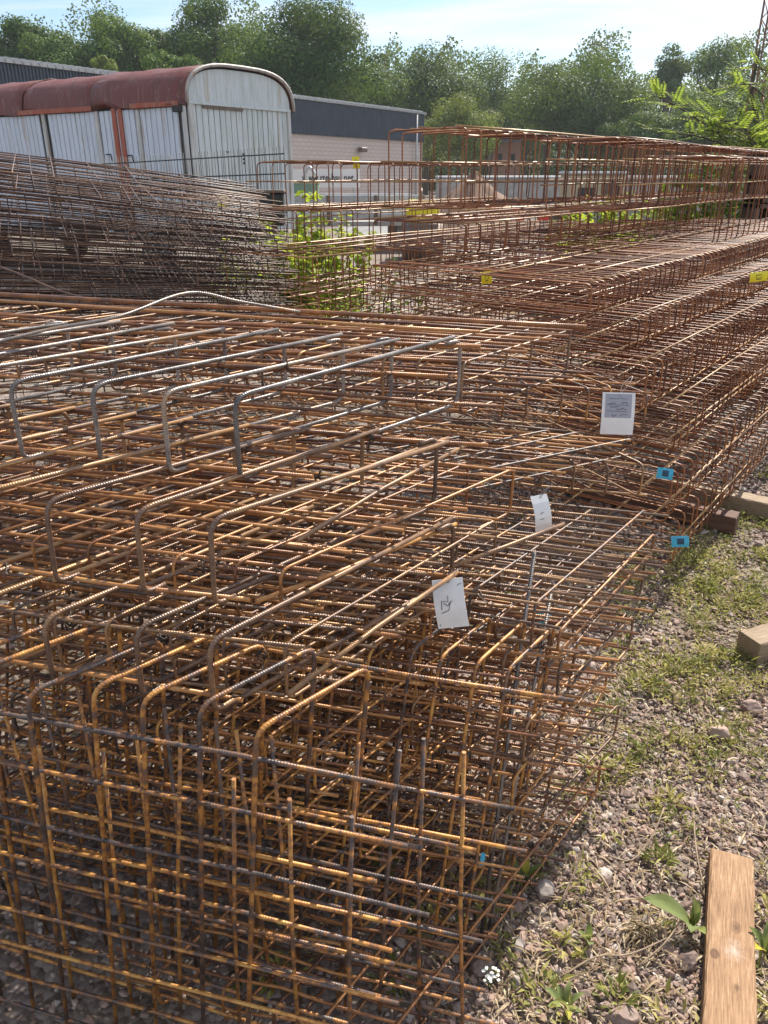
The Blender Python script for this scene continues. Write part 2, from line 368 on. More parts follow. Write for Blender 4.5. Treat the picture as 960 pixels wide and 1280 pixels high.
flat('flat rusty cage second from the ground at the gravel side of the near pile', at(780, 880, z=.27), .62, .11, 1.0, 8, .2, azl=104, azw=41)
flat('flat rusty cage third from the ground at the gravel side of the near pile', at(776, 826, z=.40), .58, .11, 1.05, 8, .19, azl=106, azw=36)
flat('flat rusty cage fourth from the ground, small blue label on its bars', at(803, 770, z=.53), .60, .11, 1.1, 8, .18, dz=.012, azl=105, azw=38)
flat('flat rusty cage with a blue label clipped to its lower protruding corner', at(841, 703, z=.65), .62, .12, 1.5, 8, .2, azl=105, azw=36)
flat('flat orange cage with bright blue clip at the corner beside the weeds', at(838, 640, z=.79), .66, .12, 2.2, 8, .2, azl=107, azw=39)
flat('flat cage whose protruding corner carries the upper blue label', at(822, 585, z=.88), .8, .10, 1.7, 7, .13, azl=106, azw=157)
flat('flat cage of the near pile carrying the large white paper tag', at(822, 492, z=1.0), .95, .12, 1.9, 7, .12, azl=106, azw=159)
flat('orange cage along the far top edge of the near pile', at(735, 412, z=1.20), .62, .14, 2.4, 8, .16, azl=104, azw=40, ds=.008, dl=.0095)
flat('middle cage below the paper tags, bars showing through the top hoops', at(660, 585, z=.98), .75, .12, 2.0, 9, .15, azl=105, azw=42)
flat('flat cage inside the near pile under the second row of hoops', at(640, 650, z=.90), .7, .12, 2.0, 9, .15, azl=103, azw=40)
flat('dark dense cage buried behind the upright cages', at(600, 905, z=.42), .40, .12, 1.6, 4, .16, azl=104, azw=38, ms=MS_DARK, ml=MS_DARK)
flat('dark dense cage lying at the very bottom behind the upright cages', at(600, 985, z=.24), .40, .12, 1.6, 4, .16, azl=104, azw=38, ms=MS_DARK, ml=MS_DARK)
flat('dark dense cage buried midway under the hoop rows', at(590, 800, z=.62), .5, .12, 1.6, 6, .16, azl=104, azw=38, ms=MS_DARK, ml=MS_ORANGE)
flat('flat brown cage between the two blue-labelled cages of the near pile', at(836, 668, z=.72), .64, .06, 1.9, 8, .2, azl=105, azw=37, ml=MS_BROWN)
flat('flat cage just above the upper blue label of the near pile', at(806, 548, z=.93), .85, .05, 1.9, 8, .18, azl=106, azw=60, ml=MS_ORANGE)
loose('loose_bar', 'dark upright rod leaning at the right end of the near pile', 'rod', [at(600, 1180, z=.03), at(634, 930, z=.42), at(668, 690, z=.86)], .0045, MS_GREY, 8)
loose('loose_bar', 'second dark rod leaning beside the first at the pile end', 'rod', [at(612, 1160, z=.03), at(652, 940, z=.38), at(690, 735, z=.74)], .0042, MS_GREY, 8)
# the three hoop rows on top
def hoops(label, O, Wd, H, L, sp, h, azl, azw, ms, ml, extra, start=.0, ds=.0105):
    w = az(azw); longs = [(a, b, jit(.05)-.06) for a, b in extra]
    return cage(label, G1, O, -az(azl), w, h, L, Wd, H, sp, longs, ('front', 'back'), ds, .0092, ms, ml, 10, .035, start, jt=.01, ties=22, rj=.01)
e1 = [(.06, .02), (.25, .0), (.5, .02), (.75, .0), (.97, .04), (.98, .95), (.45, .93), (.92, .5)]
hoops('topmost row of thick grey ribbed hoops on the near pile', at(311, 600, z=1.10), .72, .165, 1.3, .163, (Z+az(20)*.02).normalized(), 104, 41, MS_GREY, MS_ORANGE, e1, ds=.0100)
hoops('second row of grey hoops, just below and in front of the topmost row', at(268, 756, z=.945), .62, .165, 1.3, .158, (Z+az(40)*.04).normalized(), 104, 44, MS_BROWN, MS_ORANGE, e1[:6], ds=.0098)
hoops('lowest hoop row with brown rounded hoops just above the upright cages', at(270, 888, z=.80), .66, .14, 1.2, .155, (Z+az(40)*.02).normalized(), 104, 42, MS_BROWN, MS_ORANGE, e1[:5], ds=.0098)
# loose bars laid on the near pile
def curve(pts, n=6):
    pts = [Vector(p) for p in pts]; o = []
    P = [pts[0]*2-pts[1]] + pts + [pts[-1]*2-pts[-2]]
    for i in range(1, len(P)-2):
        for k in range(n):
            t = k/n; a, b, c, d = P[i-1], P[i], P[i+1], P[i+2]
            o.append(.5*((2*b)+(c-a)*t+(2*a-5*b+4*c-d)*t*t+(3*b-a-3*c+d)*t**3))
    o.append(pts[-1]); return o
loose('loose_bar', 'thin bent grey rod rising and falling across the far top edge', 'rod', curve([at(-20, 432, z=1.29), at(60, 412, z=1.31), at(150, 395, z=1.33), at(235, 366, z=1.36), at(300, 377, z=1.33), at(375, 390, z=1.29)]), .004, MS_GREY)
loose('loose_bar', 'dark wavy rod hanging over the back row of bars at the upper left', 'rod', curve([at(-20, 326, Y=3.1), at(30, 345, Y=3.0), at(70, 362, Y=2.9), at(110, 374, Y=2.8)]), .004, MS_BLACK)
G2 = 'straight bars laid along the top of the near pile'
loose('loose_bar', 'orange straight bar along the far top edge, upper of the pair', 'rod', [at(-30, 366, z=1.285), at(300, 385, z=1.285), at(640, 404, z=1.27), at(733, 409, z=1.265)], .007, MS_ORANGE, 8, G2)
loose('loose_bar', 'orange straight bar below the far top edge, lower of the pair', 'rod', [at(-30, 374, z=1.275), at(250, 392, z=1.275), at(480, 408, z=1.27), at(600, 415, z=1.27)], .0048, MS_ORANGE, 8, G2)
loose('loose_bar', 'dark thick bar tied over the middle hoops of the near pile', 'rod', [at(340, 622, z=1.1), at(450, 588, z=1.1), at(560, 548, z=1.1)], .0052, MS_BROWN, 8, G2)
loose('loose_bar', 'tan ribbed bar slanting across the middle hoops towards the paper tag', 'rod', [at(372, 676, z=1.0), at(480, 610, z=1.0), at(583, 556, z=1.0)], .005, MS_BROWN, 8, G2)
loose('loose_bar', 'brown double bar slanting from the lowest hoops to the lowest tag', 'rod', [at(320, 752, z=.93), at(430, 712, z=.93), at(570, 655, z=.93)], .0048, MS_ORANGE, 8, G2)
loose('loose_bar', 'rust brown bar slanting up to the narrow white tag', 'rod', [at(565, 708, z=.85), at(640, 680, z=.86), at(705, 655, z=.87)], .005, MS_BROWN, 8, G2)
loose('loose_bar', 'long brown bar slanting from the upright cages to the lowest paper tag', 'rod', [at(360, 868, z=.83), at(470, 785, z=.85), at(572, 715, z=.87)], .005, MS_BROWN, 8, G2)
# ---- right stack: long cages running away to the right
RL, RW, RN = az(37), az(-53), az(127)
G3 = 'long rebar cages in the right stack'
def rp(d, s, z): return Vector((1.2, 2.87, 0)) + RW*d + RL*s + Z*z
def rcage(label, d, s, z, Wd, H, L, sp, nl, kinds=('closed',), sag=0, ms=MS_RED, ml=MS_OLIVE, sides=5, ds=.007, dl=.009, grp=G3, rad=.03, hl=()):
    longs = spread(nl, 1.02) + spread(max(3, nl-2), -.02) + [(0.0, x) for x in hl] + [(1.0, x) for x in hl]
    longs = [(a, b, jit(.12)) for a, b in longs]
    return cage(label, grp, rp(d, s, z), (RL+Z*sag).normalized(), RW, Z, L, Wd, H, sp, longs, kinds, ds, dl, ms, ml, sides, rad)
rcage('lowest long cage of the right stack, resting on the timbers', .00, .0, .14, 1.5, .20, 5.2, .095, 7, hl=(.5,))
rcage('second long cage from the ground in the right stack', .03, -.1, .36, 1.5, .19, 5.2, .09, 7, hl=(.5,))
rcage('third long cage from the ground in the right stack', .10, .1, .57, 1.5, .19, 5.2, .09, 7, hl=(.5,))
rcage('fourth long cage from the ground in the right stack', .20, -.05, .78, 1.35, .18, 5.4, .085, 8)
rcage('long flat cage fifth from the ground in the right stack', .34, .1, .98, 1.3, .12, 5.4, .08, 8)
rcage('wide flat cage forming the upper deck of the right stack', .50, .05, 1.12, 1.15, .12, 5.6, .075, 8)
rcage('low rear cage of the right stack with rows of hooked hoop ends', 1.42, .55, 1.27, .6, .15, 3.9, .14, 4, ('hair', 'closed'), ms=MS_RED)
rcage('rear cage of the right stack below the tall one, yellow tag on its side', 2.05, .1, .95, .7, .30, 4.0, .13, 4, ms=MS_RED)
rcage('rear bottom cage of the right stack beyond the near pile', 2.05, .2, .35, .7, .4, 4.0, .16, 4, ms=MS_RED)
rcage('tall open cage highest in the right stack, starting at the centre', 0, 0, 0, .5, .38, 5.6, .15, 5, ds=.009, ms=MS_RED, hl=(.33, .6)).location = at(481, 163, Y=4.6) - RW*.5 - Z*.38
rcage('tall open cage in front of the highest one, hoops bunched at its end', 0, 0, 0, .42, .38, 4.6, .125, 5, ds=.009, ms=MS_RED, hl=(.72, .35)).location = at(685, 174, Y=5.0) - RW*.42 - Z*.38
rcage('short tall cage at the right edge with rounded tops standing on the deck', 0, 0, 0, .5, .52, 2.4, .15, 5, ds=.009, ms=MS_RED, hl=(.5,)).location = at(906, 196, Y=5.3) - Z*.52
# ---- middle cages beyond, in front of the shrub
G4 = 'open rebar cages in front of the shrub'
def mcage(label, O, Wd, H, L, sp, nl, hl): 
    longs = [(a, b, jit(.1)) for a, b in spread(nl, 1.02)+spread(nl, -.02)+[(0., x) for x in hl]+[(1., x) for x in hl]]
    return cage(label, G4, O-RW*Wd, RL, RW, Z, L, Wd, H, sp, longs, ('closed',), .009, .011, MS_RED, MS_OLIVE, 6, .04)
mcage('upper open cage with yellow tag in front of the brick hall', at(316, 203, Y=6.2)-Z*.32, .55, .32, 3.4, .165, 4, (.6,))
mcage('middle open cage standing before the yellow-green shrub', at(300, 262, Y=6.0)-Z*.52, .5, .52, 3.4, .165, 3, (.85,))
mcage('bottom open cage before the yellow-green shrub, partly in the weeds', at(330, 360, Y=5.8)-Z*.5, .5, .48, 3.2, .17, 3, ())
# ---- left rear stack: dark cages across the view
LL, LW = (az(68)-Z*.06).normalized(), az(-22)
G5 = 'dark rebar cages in the left rear stack'
ordn = ['topmost', 'second', 'third', 'fourth', 'fifth', 'sixth', 'seventh', 'eighth', 'ninth', 'tenth', 'eleventh', 'twelfth']
base = Vector((-1.5, 4.2, 0))
for k in range(12):
    ends = 1.02+.012*k; tl = .12; zt_ = 1.715 - k*.112; hh = .085
    if k >= 10: zt_ = .56-(k-10)*.26; hh = .24; tl = .02
    O = base - az(68)*(.75+jit(.05)) + LW*(.012*k-.05+jit(.03)) + Z*(zt_-hh)
    lg = [(a, b, jit(.04)) for a, b in spread(13, 1.02)+spread(9, -.02)]
    cage(('dark cage, %s from the top of the left rear stack' % ordn[k]) if k else 'topmost dark cage of the left rear stack, sloping in front of the wagon', G5, O, (az(68)-Z*max(.02, .125-.011*k)).normalized(), (LW+Z*tl).normalized(), Z, .75+ends, .85, hh, .10 if k < 10 else .16, lg, ('closed',), .006, .007, MS_BLACK, MS_BLACK, 5, .022, jt=.02)
# ------------------------------------------------------------------ tags on the cages
M_PAPER = plain('white_card', (.78, .77, .76), .6, 0, .05, 30)
M_INK = plain('dark_ink', (.03, .03, .035), .6)
M_GREYP = plain('grey_label_paper', (.36, .36, .42), .6, 0, .05)
M_BLUE = plain('blue_plastic', (.05, .42, .62), .35, 0, .15, 40)
M_BLUED = plain('dark_blue_print', (.01, .05, .09), .4)
M_YEL = plain('yellow_plastic', (.78, .66, .02), .4, 0, .08, 40)
M_WIRE = plain('thin_wire', (.35, .33, .32), .4, .6)
def hangtag(name, label, c, wd, ht, right, up, mat, wire_to=None, marks=(), patch=None, bend=.006):
    root = empty(name, c, label, 'tag')
    right = right.normalized(); up = (up - right*up.dot(right)).normalized(); nn = right.cross(up)
    if nn.dot(Vector((0, 0, EYE))-c) < 0: nn = -nn
    m = MB(); th = .0007; n = 5
    vs = []
    for s in (1, -1):
        for j in range(n+1):
            v = j/n; off = math.sin(v*math.pi)*bend
            for i in (-1, 1): vs.append(right*wd/2*i + up*(v-.5)*ht + nn*(off+s*th))
    fs = []
    st = 2*(n+1)
    for j in range(n):
        a = 2*j; fs += [(a, a+1, a+3, a+2), (st+a, st+a+2, st+a+3, st+a+1), (a, a+2, st+a+2, st+a), (a+1, st+a+1, st+a+3, a+3)]
    fs += [(0, st, st+1, 1), (2*n, 2*n+1, st+2*n+1, st+2*n)]
    m.add(vs, fs, False); m.obj('card', mat, root)
    def pt(x, y, d=.0012): return right*wd/2*x + up*ht/2*y + nn*(math.sin((y+1)/2*math.pi)*bend+d)
    if patch:
        x0, x1, y0, y1, pm = patch; ys = [y0+(y1-y0)*k/3 for k in range(4)]
        vs = [pt(x, y, .0011) for y in ys for x in (x0, x1)]
        MB().add(vs, [(2*k, 2*k+1, 2*k+3, 2*k+2) for k in range(3)]).obj('printed_panel', pm, root)
    if marks:
        mm = MB()
        for ln, r in marks: mm.tube([pt(x, y, .0016) for x, y in ln], r, 4)
        mm.obj('handwriting', M_INK, root)
    if wire_to is not None:
        a = pt(0, .85, .002); d = Vector(wire_to)-c
        MB().tube(curve([a, (a+d)/2+right*.012+up*.01, d, (a+d)/2-right*.01, a+right*.004], 5), .0008, 5).obj('wire', M_WIRE, root)
    return root
def scrib(x, y, n, w, h): 
    return [(x+w*i/n, y+random.uniform(-h, h)) for i in range(n+1)]
rt = Vector((1, 0, 0))
c = at(772, 517, Y=2.28)
hangtag('paper_tag', 'large white card with grey handwritten panel hanging at the cage corner', c, .098, .128, Vector((.98, -.1, 0)), Vector((.08, .25, .95)), M_PAPER, at(790, 470, Y=2.35),
        [(scrib(-.55, .5, 9, .35, .05), .0007), (scrib(.15, .5, 8, .4, .05), .0007), (scrib(-.1, .22, 12, .6, .06), .0007), (scrib(-.35, -.08, 6, .25, .06), .0007), (scrib(-.6, .72, 14, 1.1, .03), .0005), (scrib(-.5, .32, 10, .5, .04), .0006), (scrib(.1, -.06, 8, .45, .04), .0005), ([(-.7, .42), (.6, .40)], .0004), ([(-.75, .12), (.6, .1)], .0004)], (-.82, .8, -.2, .93, M_GREYP))
c = at(676, 641, Y=1.72)
hangtag('paper_tag', 'narrow white card turned edgeways above the slanting brown bar', c, .042, .088, Vector((.95, .2, .12)), Vector((.25, .3, .92)), M_PAPER, at(690, 606, Y=1.74), [(scrib(-.3, 0, 6, .4, .1), .0005), (scrib(-.4, -.3, 6, .5, .06), .0005)], bend=.014)
c = at(563, 754, Y=1.42)
hangtag('paper_tag', 'lowest white card with a hand-drawn bar shape beside the upright bars', c, .066, .105, Vector((.95, -.15, .2)), Vector((.1, .3, .95)), M_PAPER, at(570, 712, Y=1.45),
        [([(-.55, -.2), (-.5, .15), (-.1, .1), (-.05, .35)], .0007), ([(-.6, -.35), (-.1, -.25), (.05, .1), (.2, .12)], .0007), ([(-.85, -.9), (.1, .95)], .0006), (scrib(.6, .75, 6, .3, .05), .0006), (scrib(-.4, 0, 8, .5, .08), .0006)], bend=.01)
for (u, v, Y, wd, ht, rr, lab) in ((831, 592, 2.32, .050, .036, .08, 'upper bright blue label clipped to a cage corner'), (850, 677, 2.16, .052, .034, -.12, 'lower bright blue label at the corner beside the weeds'),
                                  (678, 771, 1.78, .034, .040, .9, 'small crumpled pale blue label over the gravel in the middle of the pile'), (603, 1074, 1.3, .010, .030, .1, 'tiny pale blue label strip on a dark upright near the ground')):
    hangtag('blue_label', lab, at(u, v, Y=Y), wd, ht, Vector((1, -.2, -rr)), Vector((rr*.3, .3, .9)), M_BLUE, None, [], (-.35, .45, -.5, .6, M_BLUED) if wd > .045 else None, .004)
for (u, v, Y, wd, ht, lab) in ((445, 203, 6.55, .055, .085, 'yellow tag on the upper open cage before the brick hall'), (608, 347, 3.75, .05, .055, 'small yellow tag low in the right stack'), (948, 346, 4.3, .10, .05, 'yellow tag at the right edge under the deck of long cages')):
    hangtag('yellow_tag', lab, at(u, v, Y=Y), wd, ht, Vector((1, .1, .1)), Vector((-.05, 0, 1)), M_YEL, None, [([(-.3, .4), (.3, .4), (.3, -.2), (-.3, -.2), (-.3, .4)], .0015), ([(-.3, -.5), (.3, -.5)], .0015)])
# ------------------------------------------------------------------ timbers
def timber(name, label, c, axv, L, wd, ht, mat, ch=.006, rz=0):
    m = MB(); axv = axv.normalized(); side = Vector((axv.y, -axv.x, 0))
    # long axis is local Y so the grain follows the piece
    ns = 40; vs = []; sec = ((-1, -1, 1, 0), (-1, -1, 0, 1), (-1, 1, 0, -1), (-1, 1, 1, 0), (1, 1, -1, 0), (1, 1, 0, -1), (1, -1, 0, 1), (1, -1, -1, 0))
    for i in range(ns+1):
        y_ = -L/2 + L*i/ns; e_ = 1 if i in (0, ns) else 0
        for k_, (sx_, sz_, cx_, cz_) in enumerate(sec):
            c_ = ch*random.uniform(.3, 1.3); rag = jit(.005)*e_
            vs.append((sx_*wd/2+cx_*c_+.0012*mnoise.noise(Vector((y_*14, k_*3.1, wd*50))), y_+rag, sz_*ht/2+cz_*c_+.001*mnoise.noise(Vector((y_*17, k_*5.3, 2)))))
    m.add(vs, [(i*8+k_, i*8+(k_+1) % 8, i*8+8+(k_+1) % 8, i*8+8+k_) for i in range(ns) for k_ in range(8)] + [tuple(range(8))[::-1], tuple(ns*8+k_ for k_ in range(8))]); o = m.obj(name, mat, None, c); o.rotation_euler = (0, 0, math.atan2(-axv.x, axv.y)); tag(o, label, 'timber'); return o
a23 = az(23)
timber('wooden_plank', 'weathered orange plank with knots lying on the gravel at the lower right', Vector((.893, 1.453, .031))-a23*.6, a23, 1.2, .103, .05, M_PLANK)
timber('wooden_block', 'squared timber end sticking in from the right over the weeds', at(930, 812, z=.05)+az(66)*.45, az(66), .86, .10, .095, M_TIMBER)
timber('support_timber', 'pale timber lying under the near corner of the right stack', at(952, 634, z=.055)+az(127)*-.25, az(127), .9, .1, .09, M_TIMBER)
timber('support_timber', 'dark timber stub carrying the right stack beside the weeds', at(895, 648, z=.055)+az(127)*-.35, az(127), .9, .1, .09, M_DTIMBER)
timber('support_timber', 'dark timber carrying the far part of the right stack', rp(.7, 3.6, .06), az(127), 1.7, .1, .1, M_DTIMBER)
# ------------------------------------------------------------------ gravel, rocks, weeds
ico_v = []; ph = (1+5**.5)/2
for a, b in ((-1, ph), (1, ph), (-1, -ph), (1, -ph)): ico_v += [(a, b, 0), (0, a, b), (b, 0, a)]
ico_v = np.array(ico_v)/math.sqrt(1+ph*ph)
from itertools import combinations
ico_f = []
for tri in combinations(range(12), 3):
    p = ico_v[list(tri)]
    if all(abs(np.linalg.norm(p[i]-p[j])-1.0515) < .01 for i, j in ((0, 1), (1, 2), (0, 2))):
        n = np.cross(p[1]-p[0], p[2]-p[0]); ico_f.append(tri if n.dot(p.sum(0)) > 0 else (tri[0], tri[2], tri[1]))
ico_f = np.array(ico_f)
def rotmats(n):
    q = rng.normal(size=(n, 4)); q /= np.linalg.norm(q, axis=1)[:, None]; w, x, y, z = q.T
    return np.stack([np.stack([1-2*(y*y+z*z), 2*(x*y-z*w), 2*(x*z+y*w)], -1), np.stack([2*(x*y+z*w), 1-2*(x*x+z*z), 2*(y*z-x*w)], -1), np.stack([2*(x*z-y*w), 2*(y*z+x*w), 1-2*(x*x+y*y)], -1)], 1)
def stones(n, xy, size):
    v = ico_v[None]*(1+rng.uniform(-.28, .28, (n, 12, 1))) 
    v = v*rng.uniform(.55, 1.15, (n, 1, 3))*size[:, None, None]
    v = np.einsum('nij,nkj->nki', rotmats(n), v); v[:, :, 2] *= .75
    v[:, :, :2] += xy[:, None, :]; v[:, :, 2] += (size*rng.uniform(.05, .5, n))[:, None]
    f = (ico_f[None]+12*np.arange(n)[:, None, None]).reshape(-1, 3)
    return v.reshape(-1, 3), f, np.repeat(rng.random(n), 12)
def region(n, x0, x1, y0, y1): return np.stack([rng.uniform(x0, x1, n), rng.uniform(y0, y1, n)], 1)
xy = np.concatenate([region(25000, .0, 1.6, .75, 2.4), region(14000, .3, 2.6, 2.4, 4.6), region(5000, -1.6, .3, .7, 3.2), region(1500, 2.0, 6, 4, 8)])
sz = rng.lognormal(math.log(.0068), .4, len(xy)); far = xy[:, 1] > 2.4; sz[far] *= 1.25; sz = np.clip(sz, .004, .022)
v_, f_, r_ = stones(len(xy), xy, sz); me = npmesh('gravel', v_, f_, r_); go = link('gravel', me, None, M_STONE); tag(go, 'loose crushed grey and brown stones covering the ground', 'gravel', kind='stuff')
for (u, v, s, lab, colr) in ((681, 1112, .026, 'rounded pale grey stone beside the lowest bar tips', .93), (900, 917, .034, 'pale orange angular stone among the weeds beside the near pile', .8), (603, 1205, .028, 'dark grey stone at the foot of the pile near the small white flowers', .25),
                             (560, 1225, .03, 'blue-grey angular stone under the lowest cage bars', .3), (860, 1200, .026, 'dark stone lying against the plank edge', .15), (778, 1272, .032, 'tall grey stone at the bottom edge between plank and pile', .35), (937, 885, .035, 'flat grey stone below the squared timber end', .5)):
    bmr = bmesh.new(); bmesh.ops.create_icosphere(bmr, subdivisions=3, radius=1); off_ = Vector((random.random()*9, random.random()*9, u)); pl_ = [(Vector((jit(1), jit(1), jit(1))).normalized(), random.uniform(.62, .85)) for _ in range(9)]
    for q in bmr.verts:
        c_ = q.co.copy()
        for nn_, dd_ in pl_:
            e_ = c_.dot(nn_)-dd_
            if e_ > 0: c_ -= nn_*e_
        q.co = c_*(1+.09*mnoise.noise(c_*3+off_))
    bv = np.array([q.co[:] for q in bmr.verts])*np.array([1.15, .95, .8])*s; bf_ = np.array([[w_.index for w_ in q.verts] for q in bmr.faces]); bmr.free()
    me = npmesh('rock', bv, bf_, np.full(len(bv), colr)); o = link('rock', me, None, M_STONE, at(u, v, z=s*.5)); o.rotation_euler = (0, 0, random.uniform(0, 6)); tag(o, lab, 'stone')
# leaves as little bent blades
def blades(base, direc, length, width, up, n_seg=2):
    """base (n,3), direc (n,3) unit, width scalar arr; returns verts/faces: diamond leaf folded"""
    n = len(base); side = np.cross(direc, up); side /= np.linalg.norm(side, axis=1)[:, None]+1e-9
    L = length[:, None]; w = width[:, None]; nn = np.cross(side, direc)
    v = np.stack([base, base+direc*L*.45+side*w+nn*L*.06, base+direc*L-nn*L*.10, base+direc*L*.45-side*w+nn*L*.06], 1)
    f = (np.arange(n)[:, None]*4+np.array([[0, 1, 2, 3]]))
    return v.reshape(-1, 3), f
def unit(v): return v/(np.linalg.norm(v, axis=1)[:, None]+1e-9)
M_WEED = leaf_mat('weed_leaf', [(0, (.07, .10, .035)), (.3, (.18, .195, .06)), (.55, (.32, .30, .10)), (.75, (.44, .38, .13)), (1, (.50, .42, .22))], .35)
def weedmass(name, label, cx, spread_, nb, hl, colr, mat):
    P = []; D = []; Ls = []; Ws = []; C = []
    for (x, y), s, n_, h_, c_ in zip(cx, spread_, nb, hl, colr):
        n_ = int(n_); th = rng.uniform(0, 2*np.pi, n_); rr = s*np.sqrt(rng.random(n_))
        b = np.stack([x+rr*np.cos(th), y+rr*np.sin(th), rng.uniform(0, h_*.75, n_)*(1-rr/s*.6)+.004], 1)
        th2 = th+rng.normal(0, .9, n_); el = rng.uniform(.0, 1.1, n_)
        d = np.stack([np.cos(th2)*np.cos(el), np.sin(th2)*np.cos(el), np.sin(el)], 1)
        P.append(b); D.append(d); Ls.append(rng.uniform(.2, .8, n_)*h_*.8); Ws.append(rng.uniform(.035, .11, n_)*h_*.8); C.append(np.clip(c_+rng.normal(0, .14, n_), 0, 1))
    P = np.concatenate(P); D = np.concatenate(D); Ls = np.concatenate(Ls); Ws = np.concatenate(Ws); C = np.concatenate(C)
    v, f = blades(P, D, Ls, Ws, np.tile([[.01, .02, 1.]], (len(P), 1)))
    return tag(link(name, npmesh(name, v, f, np.repeat(C, 4)), None, mat), label, name.replace('_', ' '), kind='stuff')
cl = []
def scatter(n, u0, u1, v0, v1):
    for _ in range(n): p = at(random.uniform(u0, u1), random.uniform(v0, v1), z=0); cl.append((p.x, p.y))
scatter(190, 845, 1100, 640, 770); scatter(150, 770, 1000, 690, 870); scatter(60, 740, 960, 860, 970); scatter(20, 640, 960, 960, 1100); scatter(15, 600, 880, 1100, 1290); scatter(8, 945, 980, 1060, 1280); scatter(22, 540, 760, 560, 800); scatter(30, 900, 1200, 580, 650); scatter(12, 300, 640, 1000, 1250)
cl = np.array(cl); n = len(cl)
weedmass('ground_weeds', 'low feathery yellow-green weeds growing through the gravel', cl, rng.uniform(.025, .075, n), rng.uniform(14, 60, n), rng.uniform(.03, .075, n), rng.uniform(.25, .85, n), M_WEED)
# dry stems and straw
M_STRAW = leaf_mat('dry_straw', [(0, (.10, .065, .04)), (.4, (.24, .17, .10)), (.7, (.40, .31, .2)), (1, (.52, .44, .32))], .1, .8)
k = 4200; pu = rng.uniform(520, 980, k); pv = rng.uniform(700, 1300, k)
b = np.array([at(a_, b_, z=0) for a_, b_ in zip(pu, pv)]); b[:, 2] = rng.uniform(.008, .022, k)
th = rng.uniform(0, 2*np.pi, k); d = np.stack([np.cos(th), np.sin(th), rng.normal(.05, .12, k)], 1); d = unit(d)
v, f = blades(b, d, rng.lognormal(math.log(.03), .5, k), rng.uniform(.0008, .0028, k), np.tile([[.01, .02, 1.]], (k, 1)))
tag(link('dry_litter', npmesh('dry_litter', v, f, np.repeat(rng.random(k), 4)), None, M_STRAW), 'dry straw and dead leaf bits lying between the stones', 'litter', kind='stuff')
M_TWIG = plain('dry_twig', (.30, .22, .15), .8, 0, .2, 40)
for (pp, lab) in (([(700, 1222, .02), (745, 1196, .035), (790, 1192, .03), (860, 1160, .04)], 'dry curved twig lying beside the broad dock leaf'), ([(795, 1210, .02), (830, 1180, .04), (850, 1152, .05)], 'short pale dry stalk leaning on the dead grass clump'),
                  ([(760, 1070, .02), (790, 1075, .03), (815, 1045, .04), (830, 1010, .06)], 'thin forked twig above the dock leaf'), ([(865, 990, .01), (870, 1060, .03), (880, 1110, .02)], 'thin upright dry stem just beyond the plank end'), ([(700, 1130, .02), (720, 1085, .06), (732, 1050, .1)], 'pale straight straw by the lowest bar tips')):
    loose('twig', lab, 'twig', curve([at(a_, b_, z=c_) for a_, b_, c_ in pp], 4), .0022, M_TWIG, 5)
def leaf_blade(L, wd, bend, fold, n=7):
    """big single leaf along +X, curled; returns verts, faces"""
    vs = []; fs = []
    for i in range(n+1):
        t_ = i/n; w = wd*(math.sin(math.pi*min(1, t_*.97+.02))**.75)*(1-.25*t_); z = math.sin(t_*math.pi*.55)*bend*L - (t_**2)*bend*L*.35
        for j, s in enumerate((-1, -.5, 0, .5, 1)): vs.append((t_*L, s*w, z+abs(s)*w*fold+.08*wd*math.sin(9*t_+s*4)))
    for i in range(n):
        for j in range(4): a_ = i*5+j; fs.append((a_, a_+1, a_+6, a_+5))
    return np.array(vs), np.array(fs)
M_DOCK = leaf_mat('broad_leaf', [(0, (.13, .17, .06)), (.5, (.21, .25, .10)), (.8, (.28, .31, .09)), (1, (.5, .42, .06))], .3, .7)
def leafy_plant(name, label, c, specs, h=.05):
    root = empty(name, c, label, 'plant')
    for (rz, L, wd, lift, colr) in specs:
        v, f = leaf_blade(L, wd, .35, .35); 
        o = link('leaf', npmesh('leaf', v, f, np.clip(colr+rng.normal(0, .02, len(v)), 0, 1)), root, M_DOCK, (math.cos(rz)*.006, math.sin(rz)*.006, h*random.uniform(.1, .5))); smooth(o.data)
        o.rotation_euler = (jit(.2), -lift, rz)
    MB().tube([(0, 0, -.005), (.004, .002, h*.6)], .0025, 5).obj('stem', plain('plant_stem_green', (.22, .28, .05), .5), root)
    return root
leafy_plant('dock_plant', 'broad pale green dock leaf arching over dead grass by the plank', at(865, 1165, z=.0), [(2.9, .125, .026, .2, .35), (1.6, .07, .014, 1.1, .6), (1.0, .06, .013, 1.0, .6), (4.2, .06, .018, .4, .45), (5.0, .05, .014, .5, .7), (2.0, .09, .012, 1.2, .7)], .07)
leafy_plant('dock_plant', 'green weed with pointed leaves at the bottom edge under the pile', at(706, 1262, z=0), [(.3, .045, .008, .3, .3), (1.1, .05, .009, .5, .5), (1.9, .04, .008, .4, .2), (2.6, .05, .010, .35, .35), (3.5, .045, .008, .3, .7), (4.6, .04, .009, .3, .9), (5.5, .04, .008, .5, .4)], .03)
leafy_plant('dock_plant', 'small green seedling with upright leaves below the lowest bars', at(735, 1180, z=0), [(1.4, .045, .010, 1.1, .3), (4.4, .04, .012, .6, .4), (2.8, .03, .009, .6, .5)], .03)
leafy_plant('dock_plant', 'green weed with yellow leaf poking out beside the plank at the right edge', at(955, 1195, z=0), [(2.5, .06, .014, .7, .2), (1.2, .07, .012, .8, .5), (.2, .06, .012, .8, .3), (3.6, .05, .013, .4, .98), (5.2, .06, .014, .4, .4)], .05)
leafy_plant('dock_plant', 'yellowing weed growing up under the lowest cage bars', at(655, 1105, z=0), [(1.2, .05, .011, 1.0, .95), (2.4, .05, .012, .7, .3), (.2, .06, .012, .7, .35), (4.2, .05, .012, .5, .3)], .06)
